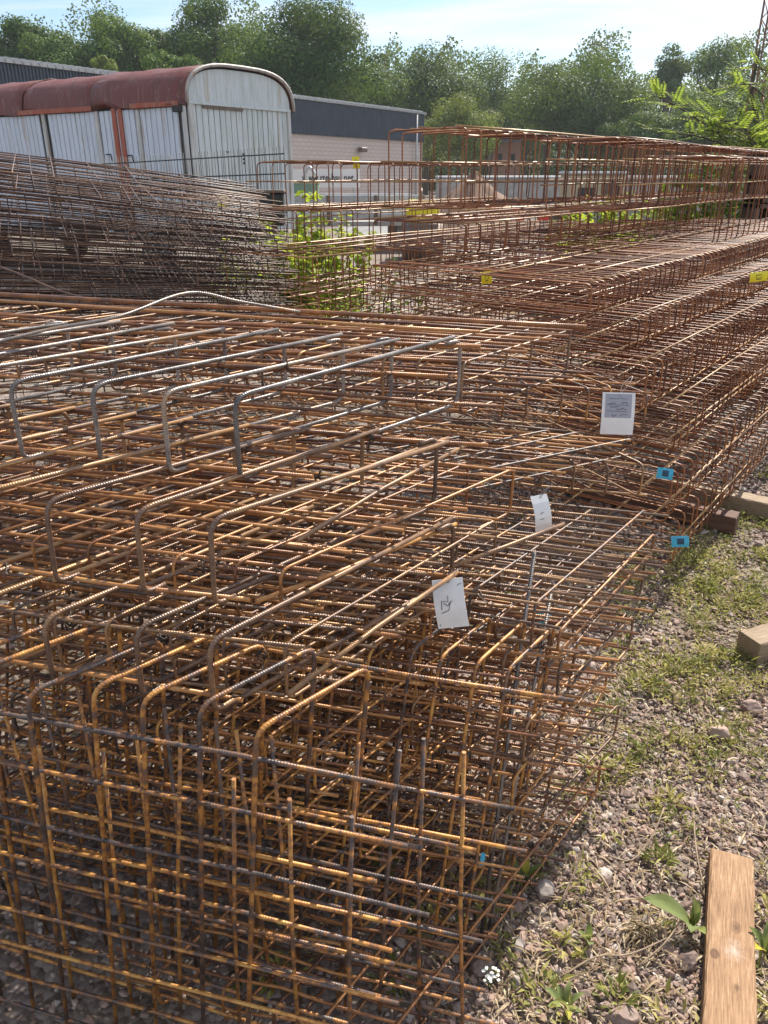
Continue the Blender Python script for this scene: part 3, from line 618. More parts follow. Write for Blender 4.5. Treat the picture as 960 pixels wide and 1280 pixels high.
M_PETAL = plain('white_petal', (.8, .8, .75), .6, 0, .05)
fr = empty('white_flower', at(612, 1238, z=0), 'small white flower cluster on the gravel at the pile foot', 'flower')
m = MB()
for i in range(22):
    a_ = random.uniform(0, 6.28); r_ = .02*math.sqrt(random.random()); c = Vector((r_*math.cos(a_), r_*math.sin(a_), .055+jit(.006)))
    for q in range(5):
        b_ = q*1.257+a_; e = Vector((math.cos(b_), math.sin(b_), .25))*.0042; s_ = Vector((-math.sin(b_), math.cos(b_), 0))*.0017
        m.add([c, c+e*.6+s_, c+e, c+e*.6-s_], [(0, 1, 2, 3)])
m.obj('petals', M_PETAL, fr)
m = MB()
for i in range(8): a_ = i*.8; m.tube([(0, 0, 0), (.006*math.cos(a_), .006*math.sin(a_), .03), (.014*math.cos(a_), .014*math.sin(a_), .054)], .0008, 4)
m.obj('stems', M_DOCK, fr)
# dead grass clump under the dock leaf
k = 160; c = at(800, 1165, z=0); th = rng.uniform(0, 2*np.pi, k)
b = np.stack([c.x+rng.normal(0, .018, k), c.y+rng.normal(0, .016, k), np.full(k, .004)], 1); d = unit(np.stack([np.cos(th)*.6-.1, np.sin(th)*.5-.5, rng.uniform(.2, .9, k)], 1))
v, f = blades(b, d, rng.uniform(.03, .075, k), rng.uniform(.0008, .0018, k), np.tile([[.3, .2, 1.]], (k, 1)))
tag(link('dead_grass', npmesh('dead_grass', v, f, np.repeat(rng.uniform(.3, 1, k), 4)), None, M_STRAW), 'tuft of dead straw-coloured grass below the broad dock leaf', 'grass')
# ------------------------------------------------------------------ site wagon with arched roof
def streaky(name, base, dirt, rust, amt=.45, scale=3, bmp=.1):
    m, t, p, o = newmat(name); oc = N(t, 'ShaderNodeTexCoord').outputs['Object']; gp = N(t, 'ShaderNodeNewGeometry').outputs['Position']
    s = noise(t, scaled(t, gp, (5, 5, .55)), scale, 6, .7); n2 = noise(t, gp, 1.3, 5)
    c = mixc(t, ramp(t, [(.47, (0, 0, 0)), (.66, (amt,)*3)], s), base, dirt)
    c = mixc(t, math_(t, 'MULTIPLY', ramp(t, [(.55, (0, 0, 0)), (.64, (1, 1, 1))], noise(t, scaled(t, gp, (6, 6, .35)), 2.2, 6, .75)), .75), c, rust)
    c = mixc(t, .25, c, ramp(t, [(.3, (.6, .6, .6)), (.7, (1, 1, 1))], n2), 'MULTIPLY')
    t.links.new(c, p.inputs['Base Color']); p.inputs['Roughness'].default_value = .55; bump(t, n2, p, bmp, .02); return m
M_WPANEL = streaky('painted_board_white', (.60, .66, .76), (.40, .41, .42), (.40, .28, .17))
M_WEND = streaky('painted_board_greenish', (.58, .63, .66), (.30, .38, .33), (.40, .33, .22), .6)
M_WFRAME = streaky('rusty_frame', (.55, .57, .58), (.3, .25, .2), (.38, .17, .07), .8)
M_RSTRIPE = streaky('red_primer', (.34, .075, .035), (.4, .3, .25), (.25, .08, .03), .4)
M_ROOF = streaky('red_roof_sheet', (.16, .042, .034), (.09, .035, .03), (.25, .13, .11), .7, 1.2, .6)
M_TRIM = plain('weathered_trim', (.16, .12, .10), .6, .2)
M_BLACK = plain('black_rubber', (.02, .02, .02), .6)
c0 = at(232, 127, Y=12.9); c0.z = 0
ws, we = az(-58), az(36)               # along the side, along the end
EH, WL, WE = 2.65, 7.2, 2.25
wag = empty('site_wagon', c0, 'white boarded site wagon with rust-red arched roof and flaking paint', 'wagon')
so, eo = -we, -ws                      # outward normals (towards the viewer)
FB = .75
def wpart(name, mat, fn): m = MB(); fn(m); return m.obj(name, mat, wag)
# inner shell
wpart('wall', plain('dark_gap', (.12, .12, .12), .8), lambda m: m.box(ws*WL/2+we*WE/2+Z*((EH+FB)/2), WL/2-.03, WE/2-.03, (EH-FB)/2-.01, ws, we))
# side boards
bw = .118; posts = [(.0, .07), (1.0, 1.07), (1.95, 2.03), (3.3, 3.38), (5.0, 5.08), (6.6, 6.68)]
bme = MB().cbox((0, 0, 0), bw/2-.007, .014, (EH-FB)/2-.05, ws, so, ch=.006).mesh('board'); bme.materials.append(M_WPANEL)
x = .11
while x < WL-.06:
    if not any(a-.05 < x < b+.05 for a, b in posts): 
        o = link('board', bme, wag, None, ws*x+so*(.0+jit(.002))+Z*((EH+FB)/2-.02)); o.rotation_euler = (0, 0, jit(.01))
    x += bw
eme = MB().cbox((0, 0, 0), bw/2-.007, .014, (EH-FB)/2-.02, we, eo, ch=.006).mesh('board'); eme.materials.append(M_WEND)
x = .12
while x < WE-.06:
    o = link('board', eme, wag, None, we*x+eo*jit(.002)+Z*((EH+FB)/2)); o.rotation_euler = (0, 0, jit(.01)); x += bw
for i, (a, b) in enumerate(posts):
    wpart('upright', M_WFRAME, lambda m: m.cbox(ws*(a+b)/2+so*.02+Z*((EH+FB)/2), (b-a)/2, .02, (EH-FB)/2, ws, so, ch=.006))
wpart('upright', M_WFRAME, lambda m: m.cbox(we*(WE-.035)+eo*.02+Z*((EH+FB)/2), .04, .02, (EH-FB)/2, we, eo))
wpart('upright', M_WFRAME, lambda m: m.cbox(we*.06+eo*.02+Z*((EH+FB)/2), .045, .02, (EH-FB)/2, we, eo))
for a in (1.56, 1.42): wpart('red_stripe', M_RSTRIPE, lambda m: m.cbox(ws*a+so*.03+Z*((EH+FB)/2-.02), .045, .014, (EH-FB)/2-.02, ws, so))
wpart('door_bar', M_TRIM, lambda m: m.cbox(we*.72+eo*.03+Z*(EH-.06), .42, .015, .018, we, eo))
wpart('eave_rail', M_RSTRIPE, lambda m: m.cbox(ws*.62+so*.045+Z*(EH-.03), .52, .02, .035, ws, so))
wpart('eave_rail', M_RSTRIPE, lambda m: m.cbox(ws*3.0+so*.045+Z*(EH-.03), .95, .02, .035, ws, so))
wpart('rear_lamp', M_BLACK, lambda m: m.cbox(ws*.12+so*.06+Z*(EH-.1), .085, .03, .045, ws, so, ch=.012))
for (a, zz) in ((1.75, 1.95), (1.75, 1.55), (1.25, 1.93), (1.25, 1.5)): wpart('hinge', M_BLACK, lambda m: m.tube([ws*(a+.12)+so*.03+Z*zz, ws*a+so*.035+Z*zz, ws*(a-.02)+so*.035+Z*(zz-.1)], .01, 6))
for (a, zz) in ((1.1, 1.95), (1.1, 1.88), (1.1, 1.82), (.75, 1.98)): wpart('bolt', M_BLACK, lambda m: m.cbox(we*a+eo*.022+Z*zz, .018, .012, .016, we, eo, ch=.005))
# roof arc
RH = .55
def arc(tt, off=0):                    # tt 0..1 across the end
    a = math.pi*(1-tt); e = .62
    cx, cz = math.cos(a), math.sin(a)
    sx = math.copysign(abs(cx)**e, cx); sz = abs(cz)**.75
    return we*(WE/2+(WE/2+.04+off)*sx) + Z*(EH-.02+(RH+off)*sz)
NA = 22
def sheet(m, s0, s1, off, sag=0):
    vs = []; nx = 6
    for i in range(nx+1):
        for j in range(NA+1):
            q = arc(j/NA, off + (.012*math.sin(i*2.1+j*.9)+.008*math.sin(j*2.3+i)) )
            if j <= 1: q = q + Z*(-.03+.02*math.sin(i*1.7+s0))
            vs.append(ws*(s0+(s1-s0)*i/nx)+q)
    k = len(vs); vs2 = [v-Z*.012 for v in vs]
    fs = []
    for i in range(nx):
        for j in range(NA): a = i*(NA+1)+j; fs += [(a, a+1, a+NA+2, a+NA+1), (k+a, k+a+NA+1, k+a+NA+2, k+a+1)]
    for j in range(NA): fs += [(j, k+j, k+j+1, j+1), (nx*(NA+1)+j, nx*(NA+1)+j+1, k+nx*(NA+1)+j+1, k+nx*(NA+1)+j)]
    for i in range(nx): a = i*(NA+1); b2 = a+NA; fs += [(a, a+NA+1, k+a+NA+1, k+a), (b2, k+b2, k+b2+NA+1, b2+NA+1)]
    m.add(vs+vs2, fs, True)
for (s0, s1, off) in ((-.06, 2.05, .012), (1.98, 3.9, .0), (3.82, 5.6, .012), (5.5, 7.3, .0)): wpart('roof_sheet', M_ROOF, lambda m: sheet(m, s0, s1, off))
def gable(m):
    vs = [arc(j/NA, -.05)+eo*.012 for j in range(NA+1)]; k = len(vs); vs2 = [v+eo*.02 for v in vs]
    m.add(vs+vs2, [tuple(range(k))[::-1], tuple(range(k, 2*k))] + [(j, j+1, k+j+1, k+j) for j in range(k-1)] + [(k-1, 0, k, 2*k-1)])
wpart('gable', M_WEND, gable)
def rim(m): m.tube([arc(j/NA, .0)+eo*.075 for j in range(NA+1)], .028, 6)
wpart('roof_rim', streaky('grey_rim', (.40, .38, .36), (.2, .15, .12), (.3, .12, .06), .8), rim)
wpart('gable_rail', M_WEND, lambda m: m.cbox(we*WE/2+eo*.035+Z*(EH-.015), WE/2, .015, .02, we, eo))
wpart('chassis', M_TRIM, lambda m: m.box(ws*WL/2+we*WE/2+Z*.66, WL/2-.1, WE/2-.25, .07, ws, we))
for a in (1.2, 5.8):
    for b in (.25, WE-.25):
        def wheel(m):
            c = ws*a+we*b+Z*.36
            m.tube([c-we*.1, c-we*.085, c+we*.085, c+we*.1], [.3, .36, .36, .3], 20)
        wpart('wheel', M_BLACK, wheel)
# ------------------------------------------------------------------ industrial hall
pA = at(0, 75, Y=30); pB = at(531, 139, Y=55)
hx = Vector((pB.x-pA.x, pB.y-pA.y, 0)); HL = hx.length; hx.normalize(); hn = Vector((hx.y, -hx.x, 0))
if hn.y > 0: hn = -hn
ptop = (pA.z+pB.z)/2; zb = 3.55
M_CLAD = plain('blue_grey_cladding', (.055, .068, .095), .45, .3, .1, 2)
M_CAPM = plain('pale_roof_edge', (.42, .43, .44), .4, .4)
M_BRICK, t, p, o = newmat('pale_brick')
gpos = N(t, 'ShaderNodeTexCoord').outputs['Object']; sx = N(t, 'ShaderNodeSeparateXYZ'); t.links.new(gpos, sx.inputs[0])
dt = N(t, 'ShaderNodeVectorMath', operation='DOT_PRODUCT'); t.links.new(gpos, dt.inputs[0]); dt.inputs[1].default_value = hx
cb = N(t, 'ShaderNodeCombineXYZ'); t.links.new(dt.outputs['Value'], cb.inputs['X']); t.links.new(sx.outputs['Z'], cb.inputs['Y'])
br = N(t, 'ShaderNodeTexBrick'); br.inputs['Scale'].default_value = 1; br.inputs['Brick Width'].default_value = .5; br.inputs['Row Height'].default_value = .2; br.inputs['Mortar Size'].default_value = .018
br.inputs['Color1'].default_value = (.52, .44, .41, 1); br.inputs['Color2'].default_value = (.56, .48, .44, 1); br.inputs['Mortar'].default_value = (.40, .34, .31, 1)
t.links.new(cb.outputs[0], br.inputs['Vector']); t.links.new(br.outputs['Color'], p.inputs['Base Color']); p.inputs['Roughness'].default_value = .85
bump(t, br.outputs['Fac'], p, -.4, .02)
hall = empty('industrial_hall', Vector((pA.x, pA.y, 0)), 'long hall with dark ribbed metal upper wall over pale pink brick', 'building')
X0, DEP = -14, 22
def clad(m, a, b, org, dr, out_):
    n = int((b-a)/.14); prof = ((0, 0), (.045, 0), (.07, .045), (.115, .045)); vs = []
    for i in range(n):
        for (dx, dd) in prof:
            q = org+dr*(a+i*.14+dx)+out_*dd; vs += [q+Z*zb, q+Z*(ptop-.12)]
    m.add(vs, [(2*i, 2*i+2, 2*i+3, 2*i+1) for i in range(len(vs)//2-1)])
m = MB(); clad(m, X0, HL-.05, Vector(), hx, hn); m.obj('metal_cladding', M_CLAD, hall)
m = MB(); clad(m, 0.02, DEP, hx*HL, -hn, hx); m.obj('metal_cladding', M_CLAD, hall)
m = MB(); m.box(hx*((X0+HL)/2)-hn*(DEP/2+.1)+Z*zb/2, (HL-X0)/2-.05, DEP/2, zb/2, hx, hn); m.obj('brick_wall', M_BRICK, hall)
m = MB(); m.box(hx*((X0+HL)/2)-hn*(DEP/2+.06)+Z*((zb+ptop)/2-.05), (HL-X0)/2-.03, DEP/2, (ptop-zb)/2-.05, hx, hn); m.obj('inner_wall', M_CLAD, hall)
# ribbed roof edge: corrugated sheet ends
m = MB(); n = int((HL-X0)/.33)
for i in range(n): q = hx*(X0+i*.33); m.tube([q+hn*.16+Z*(ptop-.05), q-hn*2.5+Z*(ptop+.12)], .10, 6)
m.obj('roof_edge', M_CAPM, hall)
m = MB(); m.box(hx*((X0+HL)/2)-hn*(DEP/2)+Z*(ptop-.07), (HL-X0)/2+.05, DEP/2+.12, .06, hx, hn); m.obj('roof', M_CAPM, hall)
m = MB(); q = hx*13.2+hn*.35+Z*(ptop-.35); m.cbox(q, .35, .25, .13, hx, hn, ch=.05).tube([q, q-hn*.35+Z*.15], .06, 6); m.obj('flood_lamp', plain('lamp_white', (.7, .7, .7)), hall)
m = MB(); m.tube([hx*(HL-1.2)+hn*.12+Z*(ptop-.2), hx*(HL-1.2)+hn*.12+Z*.0], .07, 8); m.obj('downpipe', M_CAPM, hall)
m = MB(); q = hx*(HL-7.5)+hn*.18+Z*2.95; m.cbox(q, .3, .16, .12, hx, hn, ch=.04); m.obj('wall_lamp', M_TRIM, hall)
# white company banner leaning against the hall
bl = at(366, 213, Y=38.6); br_ = at(449, 211, Y=38); bx = (br_-bl); bx.z = 0; BLn = bx.length; bx.normalize(); bn = Vector((bx.y, -bx.x, 0))
ban = empty('company_banner', Vector((bl.x, bl.y, 0)), 'white company banner lettered with a web address below the brick wall', 'banner')
zt, zbn = 1.86, 1.1
MB().cbox(bx*BLn/2+Z*(zt+zbn)/2, BLn/2, .03, (zt-zbn)/2, bx, bn, ch=.01).obj('board', M_PAPER, ban)
for a in (.3, BLn-.3): MB().tube([bx*a-bn*.08, bx*a-bn*.08+Z*zt], .04, 6).obj('post', M_CAPM, ban)
fc = bpy.data.curves.new('lettering', 'FONT'); fc.body = 'www.rte-bau.net'; fc.size = .36; fc.align_x = 'CENTER'; fc.align_y = 'CENTER'; fc.extrude = .004; fc.offset = .004
fo = bpy.data.objects.new('lettering_source', fc); COL.objects.link(fo)
lme = bpy.data.meshes.new_from_object(fo.evaluated_get(bpy.context.evaluated_depsgraph_get())); bpy.data.objects.remove(fo)
lme.materials.clear(); lme.materials.append(M_INK); fo = link('lettering', lme, ban)
fo.location = bx*BLn*.53+bn*.05+Z*((zt+zbn)/2+.02); fo.rotation_euler = (math.pi/2, 0, math.atan2(bx.y, bx.x)); fo.scale = (.98, 1.35, 1)
# low grey wall below the hall end
M_CONC = plain('weathered_concrete', (.33, .32, .31), .85, 0, .15, 4, .3)
M_LGREY = plain('galvanised_grey', (.45, .46, .48), .45, .5)
# ------------------------------------------------------------------ welded mesh fence before the wagon
f0 = at(128, 201, Y=11.2); f1 = at(356, 187, Y=9.3); fx = Vector((f1.x-f0.x, f1.y-f0.y, 0)); FL = fx.length; fx.normalize(); fz0, fz1 = f0.z, f1.z
M_FENCE = plain('dark_fence_steel', (.03, .04, .045), .5, .3)
fen = empty('mesh_fence', Vector((f0.x, f0.y, 0)), 'dark double-bar mesh fence in front of the site wagon', 'fence')
vw = MB().tube([Z*.12, Z*1.0], .004, 5).mesh('wire'); 
n = int(FL/.055); fn_ = Vector((fx.y, -fx.x, 0))
wm = MB().tube([Z*.1, Z*1.83], .0042, 5).mesh('wire'); wm.materials.append(M_FENCE)
for i in range(n+1):
    o = link('wire', wm, fen, None, fx*(i*.055)+Z*((fz1-fz0)*i/n + fz0-1.80))
for k in range(9):
    hmz = .16+k*.2
    MB().tube([Z*0, fx*FL+Z*(fz1-fz0)], .0075, 5).obj('rail', M_FENCE, fen, fn_*.009+Z*(fz0-1.80+hmz))
for (u, vt, Y, lab) in ((281, 224, 10.4, 'fence post with flat cap before the wagon corner'),):
    q = at(u, vt, Y=Y); MB().cbox((q.x-f0.x, q.y-f0.y, q.z/2), .06, .06, q.z/2, ch=.01).obj('post', M_CONC, fen)
q = at(278, 252, Y=9.9); o = MB().cbox((0, 0, 0), .055, .02, .085, ch=.015).obj('warning_tag', M_YEL, None, q); tag(o, 'small yellow plate on the fence post', 'plate')
q = at(340, 247, Y=9.2); root = empty('switch_box', Vector((q.x, q.y, 0)), 'black electric box on a post beside the wagon corner', 'electric box')
MB().cbox(Z*(q.z-.12), .13, .09, .17, ch=.02).obj('box', M_BLACK, root); MB().cbox(Z*(q.z/2-.15), .04, .04, q.z/2-.15, ch=.005).obj('post', M_TRIM, root); MB().cbox(Z*(q.z+.065), .15, .11, .015, ch=.005).obj('lid', M_TRIM, root)
# ------------------------------------------------------------------ yard things
M_GREEN = plain('faded_green_paint', (.16, .26, .19), .55, .1)
q = at(381, 232, Y=30); root = empty('waste_container', Vector((q.x, q.y, 0)), 'faded green waste container with pale lid beside the wagon', 'container')
MB().add([Vector((x_*.5*(1 if z_ else .85), y_*.4, z_*1.25+.1)) for z_ in (0, 1) for y_ in (-1, 1) for x_ in (-1, 1)], [(0, 2, 3, 1), (4, 5, 7, 6), (0, 1, 5, 4), (2, 6, 7, 3), (0, 4, 6, 2), (1, 3, 7, 5)]).obj('body', M_GREEN, root)
MB().cbox(Z*1.40, .53, .43, .05, ch=.03).obj('lid', plain('pale_lid', (.5, .48, .32), .5), root)
for s in (-1, 1): MB().tube([(s*.4-.04, .1, .1), (s*.4+.04, .1, .1)], .1, 10).obj('wheel', M_BLACK, root)
MB().tube(curve([Vector((.1, 0, 1.43)), Vector((.05, 0, 1.7)), Vector((.2, 0, 1.88)), Vector((.42, 0, 1.6))], 4), .06, 8).obj('duct', M_LGREY, root)
# flatbed trailer
q = at(440, 250, Y=19); root = empty('flatbed_trailer', Vector((q.x, q.y, 0)), 'grey flatbed trailer with slatted drop sides behind the open cages', 'trailer')
tx = az(80); ty = az(-10)
for k in range(3): MB().cbox(Z*(.75+.2*k), 1.7, .03, .07, tx, ty, ch=.01).obj('side_board', M_LGREY, root)
for k in range(3): MB().cbox(Z*(.75+.2*k)+ty*1.6, 1.7, .03, .07, tx, ty, ch=.01).obj('side_board', M_LGREY, root)
for a in (-1.65, -.55, .55, 1.65): MB().cbox(tx*a-ty*.05+Z*.9, .04, .03, .32, tx, ty, ch=.01).obj('stanchion', M_TRIM, root)
MB().cbox(ty*.8+Z*.6, 1.7, .85, .05, tx, ty, ch=.01).obj('bed', M_CONC, root)
for a in (-1.2, 1.2): MB().cbox(tx*a+ty*.8+Z*.28, .12, .6, .27, tx, ty, ch=.02).obj('support_block', M_CONC, root)
# sand heap
def heap(name, label, c, r, h, mat, cat):
    n = 26; vs = []; fs = []
    for i in range(9):
        for j in range(n):
            t_ = i/8; a = 6.283*j/n; rr = r*t_*(1+.12*math.sin(3*a+1)+.06*math.sin(7*a)); vs.append((rr*math.cos(a), rr*math.sin(a)*.8, h*(1-t_)**1.15+.03*h*math.sin(5*a+i*2)*(1-t_)))
    for i in range(8):
        for j in range(n): fs.append((i*n+j, (i+1)*n+j, (i+1)*n+(j+1) % n, i*n+(j+1) % n))
    m = MB(); m.add(vs, fs, True); o = m.obj(name, mat, None, c); return tag(o, label, cat)
M_SAND = plain('pink_sand', (.20, .125, .085), .9, 0, .1, 3, .4)
q = at(592, 240, Y=24); heap('sand_heap', 'pinkish sand heap in the yard behind the open cages', Vector((q.x, q.y, 0)), 2.3, 1.75, M_SAND, 'heap')
q = at(500, 250, Y=26); heap('sand_heap', 'low grey gravel heap left of the pink sand heap', Vector((q.x, q.y, 0)), 2.2, .9, M_CONC, 'heap')
# long concrete retaining wall across the yard
w0 = at(545, 226, Y=30); w1 = at(985, 205, Y=34)
wx = Vector((w1.x-w0.x, w1.y-w0.y, 0)); wl = wx.length; wx.normalize(); wn = Vector((wx.y, -wx.x, 0))
wr = empty('yard_wall', Vector((w0.x, w0.y, 0)), 'low grey concrete panel wall with pale capping across the yard', 'wall')
npan = 7
for i in range(npan): MB().cbox(wx*(wl*(i+.5)/npan)+Z*.75, wl/npan/2-.03, .08, .75, wx, wn, ch=.02).obj('panel', M_CONC, wr)
MB().cbox(wx*wl/2+Z*1.56, wl/2, .12, .05, wx, wn, ch=.02).obj('capping', M_LGREY, wr)
# blocks, posts
def blockstack(label, u, v, Y, w_, h_, mat, n=1):
    q = at(u, v, Y=Y); o = empty('block_stack' if n > 1 else 'concrete_block', Vector((q.x, q.y, 0)), label, 'block'); zt_ = q.z
    for k in range(n): MB().cbox(Z*(zt_*(k+.5)/n), w_/2*(1-.02*(k % 2)), w_/2*.8, zt_/n/2-.006, ch=.02).obj('block', mat, o)
    return o
M_BRN = plain('brown_block', (.13, .085, .068), .85, 0, .2, 6, .3)
blockstack('reddish block stack under the tall cages beside the sand heap', 705, 262, 11.5, .36, .5, M_BRN, 2)
blockstack('leftmost grey block of the row seen through the tall cage', 741, 250, 12, .3, .5, M_CONC, 2)
blockstack('middle grey block of the row seen through the tall cage', 788, 251, 12, .28, .5, M_CONC, 2)
blockstack('widest grey block of the row, beside the steel post', 820, 251, 12, .4, .5, M_CONC, 2)
q = at(868, 216, Y=10.5); root = empty('steel_post', Vector((q.x, q.y, 0)), 'grey square steel post set in a concrete foot', 'post')
MB().cbox(Z*(q.z/2+.4), .055, .055, q.z/2-.4, ch=.008).obj('shaft', plain('grey_steel', (.13, .15, .17), .5, .4), root); MB().cbox(Z*.55, .18, .18, .55, ch=.02).obj('foot', M_CONC, root)
MB().cbox(Z*(q.z+.03), .075, .075, .02, ch=.006).obj('cap', M_GREEN, root)
# brown column of stacked hollow blocks at the right edge
q = at(972, 188, Y=9.0); root = empty('block_column', Vector((q.x, q.y, 0)), 'brown column of stacked hollow blocks with dark lid at the right edge', 'column')
nb = 8; bh = (q.z-.06)/nb
for k in range(nb):
    cz = bh*(k+.5); mm = MB(); dxx = jit(.01)
    for s in (-1, 0, 1): mm.cbox(Vector((s*.17+dxx, 0, cz)), .035, .16, bh/2-.006, ch=.008)
    mm.cbox(Vector((dxx, 0, cz+bh/2-.03)), .205, .16, .022, ch=.006).cbox(Vector((dxx, 0, cz-bh/2+.03)), .205, .16, .022, ch=.006); mm.obj('hollow_block', M_BRN, root)
MB().cbox(Z*(q.z-.03), .24, .2, .03, ch=.015).obj('lid', M_BLACK, root)
# red and white barrier, yellow roller, orange bins
q = at(648, 262, Y=16); root = empty('barrier_board', Vector((q.x, q.y, 0)), 'red and white barrier board on feet in the yard', 'barrier')
M_RED = plain('signal_red', (.6, .04, .03), .4)
for k in range(5): MB().cbox(Vector((-.5+k*.25, 0, .95)), .124, .02, .12, ch=.004).obj('board_field', M_RED if k % 2 == 0 else M_PAPER, root)
for s in (-.5, .5): MB().cbox(Vector((s, .05, .5)), .03, .02, .5, ch=.004).obj('leg', M_LGREY, root)
q = at(528, 238, Y=17); root = empty('plate_roller', Vector((q.x, q.y, 0)), 'small yellow construction roller behind the rows of hooked hoops', 'roller')
MB().cbox(Z*.95, .33, .5, .22, ch=.07).obj('body', M_YEL, root); MB().tube([(-.4, -.55, .4), (.4, -.55, .4)], .35, 18).obj('drum', M_TRIM, root); MB().tube([(-.4, .55, .4), (.4, .55, .4)], .35, 18).obj('drum', M_TRIM, root)
MB().tube([(0, .3, 1.1), (0, .45, 1.3), (0, .5, 1.38)], .03, 6).obj('steering_column', M_TRIM, root); MB().cbox((0, 0, .68), .3, .75, .08, ch=.02).obj('frame', M_TRIM, root)
q = at(740, 226, Y=25); root = empty('site_hut', Vector((q.x, q.y, 0)), 'small ochre site container far back behind the tall cages', 'container')
MB().cbox(Z*.85, .8, .7, .8, ch=.03).obj('body', plain('ochre_panel', (.42, .36, .24), .6), root)
MB().cbox(Z*1.69, .86, .76, .04, ch=.02).obj('roof', M_LGREY, root); MB().cbox(Vector((-.3, -.72, 1.05)), .25, .03, .25, ch=.01).obj('window', M_BLACK, root); MB().cbox(Vector((.4, -.72, .8)), .25, .03, .7, ch=.01).obj('door', M_BRN, root)
# far house with orange gable
q = at(632, 168, Y=85); root = empty('far_house', Vector((q.x, q.y, 0)), 'far house with orange wall and grey roof peeping between the trees', 'house')
MB().cbox(Z*2.8, 3.2, 3, 2.8, ch=.05).obj('wall', plain('orange_render', (.36, .2, .14), .8), root)
m = MB(); m.add([(-3.6, -3.4, 5.6), (3.6, -3.4, 5.6), (3.6, 3.4, 5.6), (-3.6, 3.4, 5.6), (-3.6, 0, 8.2), (3.6, 0, 8.2)], [(0, 1, 5, 4), (3, 4, 5, 2), (0, 4, 3), (1, 2, 5), (0, 3, 2, 1)]); m.obj('roof', plain('grey_roof_tile', (.2, .2, .23), .8), root)
for s in (-1.5, 1.5): MB().cbox((s, -3.02, 3.6), .5, .05, .7, ch=.02).obj('window', M_BLACK, root)
root.scale = (.42, .5, .82)
# lattice mast
q = at(943, 150, Y=16); root = empty('lattice_mast', Vector((q.x, q.y, 0)), 'brown steel lattice mast rising at the right edge of the sky', 'mast')
M_MAST = plain('rusty_mast_steel', (.22, .14, .09), .6, .3); mw = .13; MH = 9
for sx_ in (-1, 1):
    for sy_ in (-1, 1): MB().tube([(sx_*mw, sy_*mw, 0), (sx_*mw, sy_*mw, MH)], .018, 6).obj('chord', M_MAST, root)
dg = MB().tube([(-mw, -mw, 0), (mw, -mw, .3)], .009, 5).mesh('brace'); dg.materials.append(M_MAST)
dg2 = MB().tube([(mw, -mw, 0), (-mw, -mw, .3)], .009, 5).mesh('brace'); dg2.materials.append(M_MAST)
dg3 = MB().tube([(-mw, -mw, 0), (-mw, mw, .3)], .009, 5).mesh('brace'); dg3.materials.append(M_MAST)
for k in range(int(MH/.3)):
    link('brace', dg if k % 2 else dg2, root, None, (0, 0, k*.3)); link('brace', dg2 if k % 2 else dg, root, None, (0, 2*mw, k*.3)); link('brace', dg3, root, None, (0, 0, k*.3)); link('brace', dg3, root, None, (2*mw, 0, k*.3))
# ------------------------------------------------------------------ trees
M_BARK = plain('tree_bark', (.09, .07, .05), .9, 0, .2, 8, .5)
TL = {'dark': leaf_mat('leaves_dark', [(0, (.014, .046, .012)), (.5, (.032, .09, .02)), (1, (.07, .155, .032))], .28), 'mid': leaf_mat('leaves_mid', [(0, (.028, .07, .014)), (.5, (.06, .135, .024)), (1, (.12, .21, .038))], .32),
      'pale': leaf_mat('leaves_pale', [(0, (.075, .115, .028)), (.5, (.15, .20, .048)), (1, (.25, .29, .07))], .35)}
GT = 'trees of the wood behind the hall'
def tree(label, u, vtop, Y, wpx, vbot, kind, nl=7000, leaf=.26, gaps=.0, name='broadleaf_tree', nclump=26):
    if gaps == 0: wpx *= 1.28; nclump = int(nclump*1.5)
    nl = int(nl*2.6); leaf *= .72
    top = at(u, vtop, Y=Y); H = top.z; rx = wpx/2/1090*Y; zb_ = max(1.0, at(u, vbot, Y=Y).z)
    root = empty(name, Vector((top.x, Y, 0)), label, 'tree', GT)
    r_ = np.random.default_rng(abs(hash((u, vtop))) % 9999 if False else int(u*13+vtop*7+Y)); 
    cz = (H+zb_)/2; rz = (H-zb_)/2
    # clump centres on an uneven ellipsoid
    d = unit(r_.normal(size=(nclump, 3))); rad = r_.uniform(.35, .86, nclump)[:, None]
    cc = d*rad*np.array([rx, rx*.85, rz])+np.array([0, 0, cz]); cs = r_.uniform(.22, .42, nclump)*min(rx, rz)*1.05
    cc = np.concatenate([cc, [[0, 0, H-min(rx, rz)*.34]], [[0, 0, cz]]]); cs = np.append(cs, [min(rx, rz)*.34, min(rx, rz)*.6])
    pk = r_.choice(len(cs), nl, p=cs**2/np.sum(cs**2)); dd = unit(r_.normal(size=(nl, 3))); rr = (.5+.5*r_.random(nl)**.6)*(1+.07*r_.normal(size=nl))
    P = cc[pk]+dd*(cs[pk]*rr)[:, None]*np.array([1.1, 1.1, .85])
    nrm = unit(dd*1.3+np.array([0, 0, .45])+r_.normal(0, .42, (nl, 3))); tdir = unit(np.cross(nrm, r_.normal(size=(nl, 3))))
    L = r_.uniform(.6, 1.3, nl)*leaf
    v, f = blades(P-tdir*L[:, None]/2, tdir, L, L*.36, nrm)
    col = np.clip(.45+r_.normal(0, .16, nl)+(r_.random(len(cs))[pk]-.5)*.45, 0, 1)
    link('crown', npmesh('crown', v, f, np.repeat(col, 4)), root, TL[kind])
    m = MB(); tr = .02*H+.04
    m.tube([(0, 0, 0), (.1, 0, H*.25), (-.05, .1, H*.5), (.1, 0, H*.8)], [tr, tr*.8, tr*.55, tr*.2], 8)
    for k in range(7):
        a = k*.9+u; z0 = H*(.25+.07*k); e = cc[k]
        m.tube([(0, 0, z0), (e[0]*.5, e[1]*.5, (z0+e[2])/2+.2), tuple(e)], [tr*.4, tr*.25, tr*.08], 6)
    m.obj('trunk', M_BARK, root); return root
